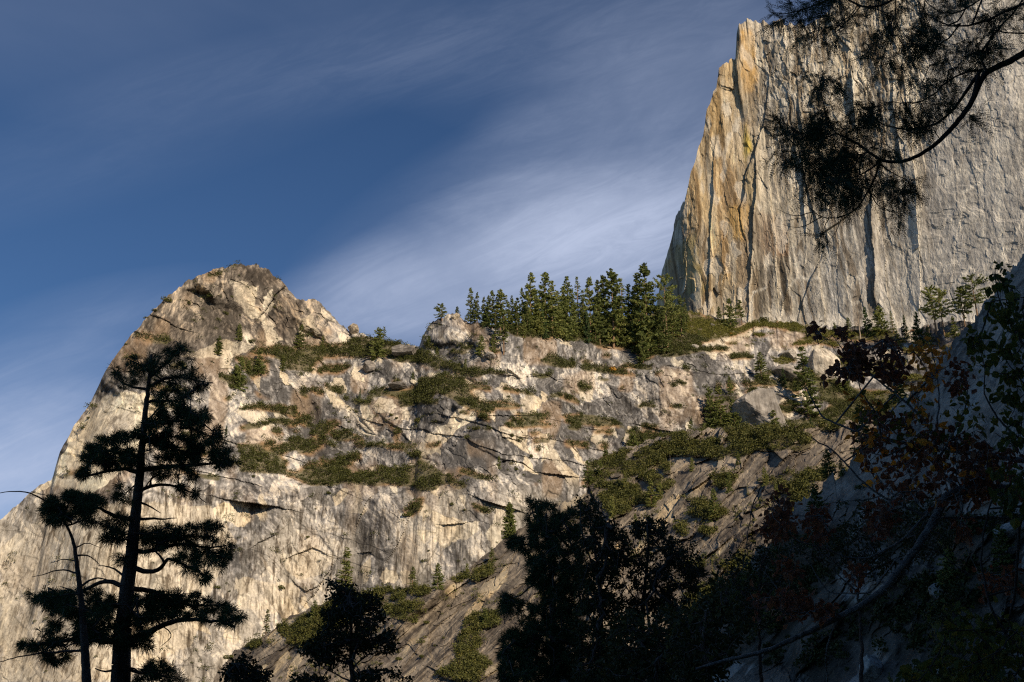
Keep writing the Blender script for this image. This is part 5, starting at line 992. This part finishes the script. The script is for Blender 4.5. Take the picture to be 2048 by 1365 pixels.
# --- smaller pine left of it
R2 = 24.
s = Plant(2); to_ground(s, *cA((345, 1365))[0], R2, 20, -.1)
s.line(cA((345,1365),(336,1200),(325,1050),(312,930),(300,850),(290,790),(268,745),(240,700),(225,660)), R2, 17, 3, kind=0, wob=.4)
for pts, w0, w1, dp in ((((225,668),(190,650),(150,620),(100,605),(40,603),(-20,615)),4,1.2,-.5), (((312,930),(250,912),(190,930),(128,945)),4,1,.4), (((300,860),(350,850),(385,880),(400,900)),4,1,.3), (((320,985),(370,945),(410,950),(450,962)),5,1.5,-.4),
 (((335,1235),(250,1242),(150,1250),(60,1265),(-20,1290)),5,1.2,.4), (((308,880),(260,870),(200,890)),3,.8,.3), (((300,830),(330,800),(400,830)),3,.8,.2), (((240,700),(200,700),(160,690)),4,1.5,.3), (((268,745),(320,720),(380,700)),4,1.5,-.3), (((250,700),(270,650),(300,620)),4,1.5,.2), (((318,1010),(260,1020),(210,1050)),4,1,.3), (((326,1080),(380,1100),(420,1090)),4,1,-.2)):
    s.line(cA(*pts), R2, w0, w1, depth=dp)
for poly, n in ((((160,690),(200,620),(290,610),(380,620),(410,650),(390,700),(340,740),(280,720),(200,740)),150), (((210,640),(290,600),(340,640),(250,680)),40), (((200,1020),(280,1010),(330,1060),(260,1080)),24), (((110,1010),(180,990),(220,1030),(140,1050)),16), (((340,1090),(420,1060),(440,1110)),16)):
    s.fill(cA(*poly), n, R2, .4, sag=-.1)
rt = tree_root('pine_tree', *cA((345, 1365))[0], R2, 'smaller pine with a single tuft of foliage and dead boughs, left of the tall pine', 'pine')
s.build(rt, bark_dark, bark_dark, .0038); T, D = s.tipdata(); v, f = needles(T, D, s.r, 38, .19, .0105); mesh('foliage', offs(v, rt), f, needle_mat, rt)

# --- trees along the bottom
DENS = 1.7
def broad(name, seed, cr, R, trunk, tw, limbs, polys, label, cat, l, n, mat, spread=.5, sag=-.05, rt_=.0035, needle=None, bark=None):
    s = Plant(seed); to_ground(s, *cr(trunk[0])[0], R, tw * 1.1)
    s.line(cr(*trunk), R, tw, max(1.5, tw * .2), kind=0, wob=.8)
    for pts, w0, w1, dp in limbs: s.line(cr(*pts), R, w0, w1, depth=dp)
    for poly, k in polys: s.fill(cr(*poly), k, R, spread, sag=sag)
    rt = tree_root(name, *cr(trunk[0])[0], R, label, cat); s.build(rt, bark or bark_dark, bark or bark_dark, rt_); T, D = s.tipdata()
    v, f = needles(T, D, s.r, needle, l * 1.05, .011) if needle else leaves(T, D, s.r, n, l, asp=.6, hang=.1)
    mesh('foliage', offs(v, rt), f, mat, rt); return rt
broad('cedar_tree', 3, c4, 21., ((858,1365),(850,1150),(850,1000),(838,880),(815,810)), 12,
 [(((850,1150),(780,1110),(700,1080)),4,1,.5), (((850,1180),(920,1130),(1010,1100),(1090,1130)),4,1,-.5), (((852,1270),(780,1240),(690,1210),(600,1180)),5,1,.4), (((853,1290),(900,1240),(960,1200),(1060,1180)),4,1,.3), (((850,1020),(920,980),(1010,950)),3,1,.4), (((850,1000),(790,960),(730,940)),3,1,-.3), (((845,930),(900,900),(960,890)),3,1,.3), (((838,880),(780,810),(710,785)),3,1,.2), (((856,1365),(780,1330),(640,1250)),4,1,.3)],
 [(((700,778),(740,795),(800,830),(870,835),(900,880),(880,960),(780,960),(740,900),(720,820)),90), (((860,860),(960,870),(1030,900),(1020,960),(970,970),(880,980)),80), (((700,960),(780,940),(960,980),(1050,1010),(1000,1060),(860,1060),(700,1070)),170), (((640,1120),(700,1070),(870,1060),(1000,1060),(1070,1090),(1120,1140),(1080,1190),(980,1200),(850,1190),(700,1180)),230), (((570,1170),(640,1130),(760,1190),(860,1230),(800,1310),(700,1270),(610,1220)),150), (((880,1310),(960,1290),(1100,1300),(1190,1365),(880,1365)),70), (((540,1340),(640,1330),(720,1365),(520,1365)),40)],
 'dark broken cedar in the foreground shadow before the hollow at the wall\'s foot', 'cedar', .085, 5, oak_mat, .45, .0)
broad('cedar_sapling', 4, c4, 18., ((252,1365),(252,1300),(248,1240),(242,1205)), 5, [(((252,1330),(300,1300),(360,1300)),2,1,.2), (((250,1300),(200,1280),(160,1290)),2,1,-.2)],
 [(((150,1300),(200,1235),(240,1198),(290,1220),(310,1280),(390,1315),(370,1365),(135,1365)),170)], 'small dark leafy top of a sapling at the bottom, left of the cedar', 'sapling', .07, 5, oak_mat, .3)
broad('pine_tree', 5, c7, 24., ((305,1365),(302,1100),(296,850),(280,650),(245,500),(205,370)), 22,
 [(((296,850),(200,800),(90,900),(20,880)),5,2,.6), (((300,1050),(200,1120),(80,1150),(-30,1180)),7,2,-.6), (((285,700),(200,590),(100,590),(50,600)),5,2,.5), (((290,760),(380,640),(450,540)),6,2,-.5), (((265,560),(340,480),(400,430)),5,2,.4), (((300,960),(400,900),(480,860)),6,2,.5), (((302,1150),(400,1120),(500,1100)),6,2,-.3), (((250,510),(190,450),(165,340)),4,2,.2), (((298,900),(220,960),(150,1000)),5,2,.3)],
 [(((160,325),(215,345),(300,365),(330,430),(300,520),(200,540),(150,520),(150,430)),70), (((300,380),(420,395),(460,480),(440,560),(330,560),(290,480)),70), (((40,600),(60,550),(150,530),(300,540),(330,600),(200,640),(100,630)),80), (((0,950),(20,870),(80,890),(135,900),(100,990),(20,990)),40), (((130,640),(300,590),(440,600),(480,760),(400,900),(280,900),(160,860)),260), (((100,1060),(170,900),(400,900),(500,900),(480,1120),(300,1200),(120,1200)),280), (((0,1090),(100,1060),(130,1200),(0,1300)),60), (((0,1250),(130,1180),(480,1150),(480,1365),(0,1365)),260)],
 'dark pine at the left edge of the big shadowed tree group, middle of the picture', 'pine', .18, 0, needle_mat, .7, -.1, .004, needle=38)
broad('oak_tree', 6, c7, 22., ((565,1365),(570,1100),(565,850),(540,650),(510,470),(500,370)), 14,
 [(((566,900),(640,760),(690,640),(710,560)),5,1.5,.4), (((560,800),(500,650),(460,540),(450,420)),5,1.5,-.4), (((545,680),(600,560),(640,480)),4,1.5,.3), (((568,1000),(660,900),(720,820)),5,1.5,.4), (((570,1100),(480,960),(450,820)),5,1.5,-.5), (((568,1250),(680,1120),(740,1000)),5,1.5,.3)],
 [(((440,330),(500,308),(545,370),(570,440),(640,460),(640,560),(520,560),(455,500)),130), (((560,460),(640,460),(700,520),(735,600),(740,700),(650,720),(560,660)),150), (((440,560),(560,560),(640,700),(690,760),(690,900),(560,950),(430,900)),300), (((430,900),(700,880),(730,1000),(720,1200),(560,1250),(420,1200)),380), (((420,1180),(720,1180),(760,1365),(420,1365)),300)],
 'dark fine leaved oak in shadow, left one of the two rounded oak tops', 'oak', .075, 7, oak_mat, .7, -.05, .003)
broad('oak_tree', 7, c7, 23., ((800,1365),(800,1100),(810,900),(828,700),(838,560),(830,450)), 14,
 [(((808,950),(700,820),(690,760)),4,1.5,.4), (((812,900),(900,760),(980,650),(1010,580)),5,1.5,-.4), (((822,760),(760,640),(750,540)),4,1.5,.3), (((832,640),(900,540),(930,490)),4,1.5,.3), (((804,1000),(900,900),(1020,820),(1120,760)),5,1.5,.5), (((802,1100),(940,1000),(1060,900)),5,1.5,-.3)],
 [(((745,440),(800,408),(880,430),(935,480),(920,560),(820,580),(750,530)),110), (((900,560),(1000,560),(1080,590),(1105,650),(1150,740),(1060,760),(960,700),(900,640)),150), (((740,680),(800,600),(900,640),(960,720),(940,820),(800,860),(720,820)),120), (((940,760),(1150,740),(1120,830),(1070,860),(1090,960),(960,980),(900,900)),150), (((720,900),(900,880),(1000,1000),(1000,1200),(720,1200)),260), (((700,1180),(1030,1180),(1050,1365),(700,1365)),260)],
 'dark fine leaved oak in shadow, right one of the two rounded oak tops', 'oak', .075, 7, oak_mat, .7, -.05, .003)
broad('understorey_tree', 8, c7, 15., ((1180,1365),(1160,1200),(1140,1100),(1160,1000)), 8,
 [(((1160,1200),(1060,1080),(990,1040)),4,1.2,.4), (((1150,1150),(1230,1000),(1240,880)),4,1.2,.4), (((1170,1280),(1290,1180),(1330,1100)),4,1.2,-.3)],
 [(((940,1040),(1050,980),(1150,900),(1230,760),(1290,800),(1330,960),(1380,1060),(1300,1190),(1330,1300),(1250,1365),(960,1365)),330)],
 'low tangle of a small tree with dull leaves right of the oaks', 'small tree', .09, 5, oak_mat, .7, 0)

broad('understorey_tree', 23, c7, 17., ((880,1365),(880,1250),(900,1100)), 8, [(((880,1250),(780,1120),(700,1050)),4,1.2,.4), (((890,1200),(1020,1080),(1120,1020)),4,1.2,-.4)],
 [(((600,1060),(700,960),(820,1000),(960,940),(1100,980),(1180,1060),(1200,1365),(560,1365)),300)], 'low dark bush filling the gap below the two oaks', 'small tree', .10, 6, oak_mat, .6, 0)
DENS = 1.3
broad('understorey_tree', 21, c8, 26., ((150,1365),(140,1200),(140,1000),(160,850)), 8, [(((140,1100),(60,980),(0,920)),4,1.2,.4), (((140,1050),(220,960),(290,900)),4,1.2,-.4), (((145,1150),(240,1080),(300,1060)),4,1.2,.3)],
 [(((-80,960),(0,860),(70,800),(150,750),(250,800),(330,900),(320,1060),(200,1130),(0,1150),(-120,1200),(-160,1080)),430)], 'dark bushy tree in the gully between the oaks and the shaded rocks', 'small tree', .09, 6, oak_mat, .8, 0)
broad('understorey_tree', 22, c8, 24., ((560,1365),(560,1200),(545,1000),(560,860),(600,780)), 8, [(((548,1000),(440,900),(360,840)),4,1.2,.4), (((555,900),(700,800),(850,700)),5,1.2,-.4), (((548,950),(640,880),(760,860)),4,1.2,.3)],
 [(((300,830),(400,740),(520,700),(560,620),(660,640),(760,600),(900,620),(990,720),(900,830),(740,890),(600,930),(420,910)),430)], 'dark thin tree standing in the middle of the shaded rocks behind the grey bough', 'small tree', .09, 6, oak_mat, .8, 0)
DENS = .52
# --- fir bough hanging in from the upper right, with the trunk it grows from just outside the frame
R3 = 9.
s = Plant(9); to_ground(s, 2330, 1365, 10.5, 90)
s.line([(2330,1365),(2325,800),(2318,200),(2310,-400),(2306,-700)], 10.5, 88, 60, kind=0, wob=.3)
def limb(pts, w0, w1, dp): s.line(cB(*pts), R3, w0, w1, depth=dp)
s.line([(2318,120)] + cB((1700,140),(1560,240),(1496,290),(1400,345),(1290,385),(1265,430),(1230,520),(1180,610),(1110,690),(1040,765),(950,835),(860,880),(780,890),(710,880),(650,830),(560,770),(470,730)), R3, 20, 3.5, depth=-1.6)
s.line([(2314,-100)] + cB((1700,-60),(1600,0),(1496,20),(1400,60),(1300,110),(1180,145),(1070,140),(1000,100)), R3, 12, 2.5, depth=-.8)
for a in ((((1290,385),(1250,300),(1340,180),(1420,90),(1480,20),(1500,-30)),6,3,.5), (((1250,400),(1180,500),(1130,580),(1060,650),(990,695),(900,712),(820,705),(720,685),(670,640),(640,600)),8,2,.5),
 (((1265,385),(1180,390),(1080,440),(1000,520),(900,570),(780,560)),5,1.5,-.4), (((710,880),(690,950),(650,1040),(600,1120),(540,1175),(460,1195),(380,1190),(340,1150),(300,1110),(250,1080)),5,1.2,.2), (((380,1190),(300,1245),(240,1248),(180,1230)),2.5,.8,.1), (((340,1160),(250,1190),(190,1170),(150,1140)),2.5,.8,.1),
 (((470,730),(420,640),(390,520),(385,450),(370,390)),3.5,1.2,.2), (((470,730),(380,770),(300,760),(220,690),(130,650)),3.5,1.2,-.2), (((660,1060),(690,1130),(760,1155),(800,1150),(820,1200)),2.5,1,.1), (((650,830),(560,860),(440,880),(300,850)),4,1.2,.3), (((690,900),(600,960),(480,990),(380,1010)),4,1.2,-.2),
 (((700,890),(780,950),(860,990),(910,985)),3,1,.2), (((500,1185),(480,1260),(420,1330)),2,.7,0), (((430,1195),(400,1260),(375,1330)),2.2,1,0), (((640,600),(600,570),(560,640),(520,690)),2,1,.1),
 (((1080,140),(1150,120),(1190,0),(1210,-60)),4,3,.3), (((1150,130),(1080,220),(1000,260),(900,255),(800,250)),4,1.2,.2), (((1330,165),(1420,185),(1500,185),(1600,170)),3,4,.2)):
    limb(*a)
s.line([(2312,-260)] + cB((1500,-120),(1000,-90),(860,-60),(780,0),(720,30),(640,45),(560,20),(500,-30),(400,10),(300,50),(200,80),(110,70)), R3, 12, 1.8, depth=-1.2)
for a in ((((600,40),(540,110),(480,170),(420,210)),3,1,.1), (((790,-10),(800,60),(790,130),(760,220),(720,320)),3,1,.1), (((1270,-10),(1180,50),(1100,80),(1000,60),(940,-20)),4,2,.1), (((400,10),(380,110),(370,200)),2.5,1,.1), (((860,-40),(850,40),(870,90)),2.5,1,0)): limb(*a)
for poly, n in ((((90,70),(220,85),(230,30),(200,-20),(560,-20),(600,40),(480,200),(440,240),(350,250),(290,200),(300,130),(250,125),(150,135)),230), (((600,-20),(860,-20),(850,80),(780,130),(740,60),(640,30)),60),
 (((620,200),(740,120),(840,110),(950,90),(1060,140),(1080,240),(960,260),(900,340),(800,380),(700,400),(650,310),(610,240)),260), (((860,110),(940,0),(1190,-10),(1180,60),(1050,110)),80), (((1230,60),(1300,70),(1380,-10),(1500,-10),(1500,120),(1440,160),(1300,190)),100),
 (((990,330),(1060,250),(1150,220),(1250,230),(1370,260),(1350,330),(1220,400),(1100,380),(1000,350)),150), (((860,400),(1000,410),(1200,400),(1140,560),(1060,640),(980,740),(850,680),(780,620),(740,540),(900,570),(1000,540),(920,480)),230),
 (((1150,640),(1235,620),(1200,670)),16), (((90,640),(180,630),(230,690),(300,710),(250,760),(180,790),(130,860),(150,800),(170,740)),70), (((300,700),(340,640),(400,600),(440,640),(500,690),(560,650),(600,560),(700,600),(700,640),(600,690),(640,760),(700,840),(680,920),(500,900),(400,920),(300,900),(160,900),(150,830),(250,770)),520),
 (((340,920),(680,900),(680,1000),(600,1080),(500,1120),(340,1070),(300,1020)),230), (((300,390),(400,380),(480,440),(480,500),(430,580),(360,580),(340,460)),90), (((700,820),(790,810),(800,850),(720,870)),24), (((700,910),(800,940),(910,980),(860,1010),(860,1100),(820,1120),(760,1060),(700,980)),90), (((790,1150),(835,1150),(835,1220),(800,1225)),12), (((365,1330),(385,1240),(425,1200),(425,1300),(390,1340)),18), (((560,520),(720,560),(720,600),(600,600)),30)):
    s.fill(cB(*poly), n, R3, .22, sag=-.1)
rt = tree_root('fir_tree', 2330, 1365, 10.5, 'dark fir whose drooping boughs hang into the upper right corner before the great cliff', 'fir')
s.build(rt, bark_dark, bark_twig, .0011, .5); T, D = s.tipdata(); v, f = sprays(T, D, s.r, 13, .20, .0055); mesh('foliage', offs(v, rt), f, spray_mat, rt)

# --- autumn tree on the right
R4 = 7.
DENS = 1.35
s = Plant(10); to_ground(s, 2230, 1500, 7.4, 60, .3)
s.line([(2230,1500),(2215,1250),(2200,1050),(2190,850),(2200,500)], 7.4, 56, 22, kind=0, wob=.6)
def limb(cr, pts, w0, w1, dp, st=None): s.line((st or []) + cr(*pts), R4, w0, w1, depth=dp)
limb(c8, ((1227,572),(1100,572),(960,575),(900,610),(860,700),(800,800),(720,900),(650,990),(560,1050),(480,1090),(320,1170),(160,1240),(0,1275),(-120,1310)), 24, 5, -.6, [(2195,990)])
limb(c8, ((1300,470),(1227,452),(1050,430),(900,410),(760,385),(600,360),(500,320),(400,280),(350,190),(330,150)), 14, 2.5, .4, [(2192,930)])
limb(c8, ((960,575),(880,500),(860,420),(860,350),(800,270),(700,180),(610,110),(560,80),(500,30)), 9, 2.5, .4)
limb(c8, ((1227,690),(1100,690),(1000,690),(900,692),(830,685),(730,640),(640,600),(560,540),(480,450),(430,400),(380,380),(355,360)), 9, 2.5, -.3, [(2195,1050)])
for pts, w0, w1, dp in ((((860,640),(720,790),(580,860),(500,855),(420,820),(280,780),(240,660),(200,610),(150,560)),6,1.5,-.3), (((700,860),(600,1000),(420,1000),(350,880),(240,760)),4,1.5,.3), (((480,1090),(400,1060),(330,1060),(250,1030),(200,960),(160,910)),4,1.5,-.2), (((860,400),(870,300),(880,200),(870,90),(850,0)),5,1.5,.3), (((900,410),(960,300),(1000,200),(990,100)),4,1.5,.2),
 (((640,360),(620,250),(560,180),(540,100),(520,20)),4,1.2,-.3), (((700,180),(690,100),(640,20),(610,-40)),4,1.2,.1), (((610,110),(560,60),(540,-10),(500,-60)),4,1.5,-.1), (((860,350),(940,420),(1030,460),(1130,520)),4,1.2,.3), (((760,385),(660,440),(560,410),(480,420)),3.5,1.2,.2),
 (((740,640),(650,560),(600,470),(560,440)),3.5,1.2,.3), (((640,600),(560,620),(480,620),(400,640)),3,1,.1), (((480,1090),(430,1180),(410,1260),(420,1340),(415,1400)),6,3,.1), (((150,560),(110,640),(90,780),(75,900)),3,1,.1), (((280,780),(260,860),(230,900)),2.5,1,0), (((420,820),(420,720),(360,640),(340,560)),3,1,.1),
 (((800,800),(900,840),(960,900),(1050,940)),3.5,1.2,.2), (((960,575),(980,660),(960,740),(1000,830)),3.5,1.2,-.2), (((500,30),(470,-20),(440,-60)),3,1.2,0), (((870,90),(840,-30),(800,-60)),3,1.2,0)):
    limb(c8, pts, w0, w1, dp)
B5 = [(((950,390),(1010,372),(1012,440),(960,425)),9,0),(((1110,392),(1190,392),(1190,460),(1242,485),(1250,580),(1205,650),(1150,640),(1095,520)),75,0),(((1310,422),(1385,432),(1400,520),(1440,610),(1400,670),(1330,670),(1300,560)),60,0),(((1045,600),(1112,590),(1122,645),(1042,662)),14,0),
 (((1440,480),(1540,480),(1560,560),(1640,480),(1660,510),(1640,620),(1620,720),(1550,700),(1530,580)),36,1),(((1450,690),(1540,690),(1530,745),(1450,760)),10,1),(((1200,740),(1290,740),(1290,820),(1220,820)),9,1),(((1470,790),(1540,800),(1520,860)),7,1),(((1660,560),(1760,540),(1740,700),(1680,720)),20,0),(((1190,740),(1260,760),(1300,860),(1230,900)),12,2)]
for poly, n, t_ in B5: s.fill(c5(*poly), n, R4, .18, tag_=t_, sag=.1)
B8 = [(((520,280),(700,250),(960,280),(1100,420),(1080,620),(900,640),(700,600),(560,480)),200,0),(((520,280),(700,250),(960,280),(1100,420),(1080,620),(900,640),(700,600),(560,480)),40,1),(((560,180),(700,160),(1000,180),(1100,300),(900,420),(600,380)),60,2),
 (((150,600),(250,590),(290,720),(240,780),(150,740)),60,0),(((100,980),(300,1000),(430,1060),(420,1110),(200,1110),(110,1060)),60,0),(((230,860),(300,860),(300,920),(240,930)),16,0),(((320,650),(420,640),(430,800),(340,790)),34,0),(((600,560),(700,640),(680,760),(600,760)),36,0),(((940,680),(1010,700),(1000,780),(940,760)),14,0),
 (((1040,900),(1200,880),(1227,1000),(1060,1010)),26,0),(((960,380),(1227,380),(1227,620),(1000,600)),80,0),(((480,900),(560,880),(560,960),(490,980)),10,0)]
for poly, n, t_ in B8: s.fill(c8(*poly), n, R4, .25, tag_=t_, sag=.1)
rt = tree_root('autumn_tree', 2230, 1500, 7.4, 'autumn tree with bare grey boughs and orange and brown leaves before the shaded slab', 'tree')
s.build(rt, bark_grey, bark_grey, .0011, .5)
for t_, nm, mt, n, l in ((0, 'brown_leaves', brown_mat, 3, .050), (1, 'orange_leaves', orange_mat, 2, .062), (2, 'green_leaves', green_mat, 2, .055)):
    T, D = s.tipdata(t_); v, f = leaves(T, D, s.r, n, l, asp=.8, hang=.7, spread=.9, fold=.6 if t_ == 0 else .3); mesh(nm, offs(v, rt), f, mt, rt)

# --- green leaved poplar at the right border
R5 = 6.; s = Plant(12); to_ground(s, 2190, 1480, 6.1, 26, .1)
s.line([(2190,1480),(2160,1300),(2130,1100),(2110,900),(2095,760)], 6.1, 24, 10, kind=0, wob=.5)
for pts, w0, w1, dp in ((((2160,660),(2080,560),(2020,440),(1960,350),(1930,280),(1905,200),(1895,120),(1905,80)),6,1.5,.2), (((2200,900),(2060,700),(1990,620),(1950,560)),5,1.5,.1), (((2180,1100),(2040,980),(1960,920),(1890,830),(1840,740),(1850,620),(1820,500)),6,1.5,.2), (((2080,560),(2060,420),(2040,330),(2048,220)),4,1.5,-.1), (((2160,1283),(2000,1000),(1900,940)),4,1.5,.1)):
    s.line(c5(*pts), R5, w0, w1, depth=dp)
for pts, w0, w1, dp in ((((1290,1340),(1227,1250),(1160,1180),(1090,1060),(1050,880),(1060,750),(1100,600)),6,3,.1), (((1250,640),(1210,700),(1200,850),(1190,1000),(1150,1180),(1040,1365)),6,4,.2), (((1190,980),(1120,960),(1060,1020)),2,1,.1), (((1150,1180),(1180,1260),(1227,1300)),3,2,0)):
    s.line(c8(*pts), R5, w0, w1, depth=dp)
for poly, n in ((((1870,80),(1980,100),(1985,200),(1880,225)),22), (((1860,240),(2048,210),(2048,440),(1900,430),(1870,330)),45), (((1880,440),(2048,430),(2048,700),(1970,700),(1900,560)),45), (((1770,440),(1880,430),(1900,560),(1890,680),(1790,640)),22), (((1900,700),(2048,700),(2048,1000),(1950,1000)),40), (((1740,440),(1790,430),(1780,470)),4)):
    s.fill(c5(*poly), n, R5, .15, sag=.12)
for poly, n in ((((850,1060),(960,1040),(1227,1100),(1227,1365),(900,1365),(840,1180)),170), (((1100,480),(1227,480),(1227,700),(1120,640)),40), (((760,1300),(860,1290),(850,1365),(700,1365)),30)):
    s.fill(c8(*poly), n, R5, .3, sag=.1, tag_=1)
rt = tree_root('poplar_tree', 2190, 1480, 6.1, 'slender poplar with hanging green leaves at the right border, before the slab\'s rim', 'poplar')
s.build(rt, bark_grey, bark_twig, .0009, .5)
T, D = s.tipdata(); v, f = leaves(T, D, s.r, 2, .052, asp=.85, hang=.9, spread=.8); mesh('leaves', offs(v, rt), f, green_mat, rt)

# --- forest added out of view behind the viewer to shade the near ground
r_ = np.random.default_rng(77); C_ = []; A_ = []; B_ = []; S_ = []
while len(A_) < 8:
    x, y = r_.uniform(-34, 34), r_.uniform(-34, -10)
    if abs(x) < 1.0 * max(y, 0) + 7 and y > -5: continue
    if abs(x) < 14 and y > -10: continue
    h = r_.uniform(24, 36); n = 900; t = r_.uniform(.12, 1, n); az = r_.uniform(0, 6.28, n); q = (1 - t) ** .6 * 5.5 * r_.uniform(.3, 1, n) ** .5
    C_.append(np.stack([x + np.cos(az) * q, y + np.sin(az) * q, t * h], -1)); A_.append((x, y, -.2)); B_.append((x, y, h)); S_.append(.45)
v1, f1 = quads(np.concatenate(C_), .55, r_, .4); v2, f2 = tubes(A_, B_, S_, np.full(8, .05), 6)
tag(mesh('unseen_forest', np.concatenate([v1, v2]), [f1, f2 + len(v1)], fol_mat), 'unseen conifer wood added behind the viewpoint to shade the foreground', 'unseen_forest', kind='stuff')
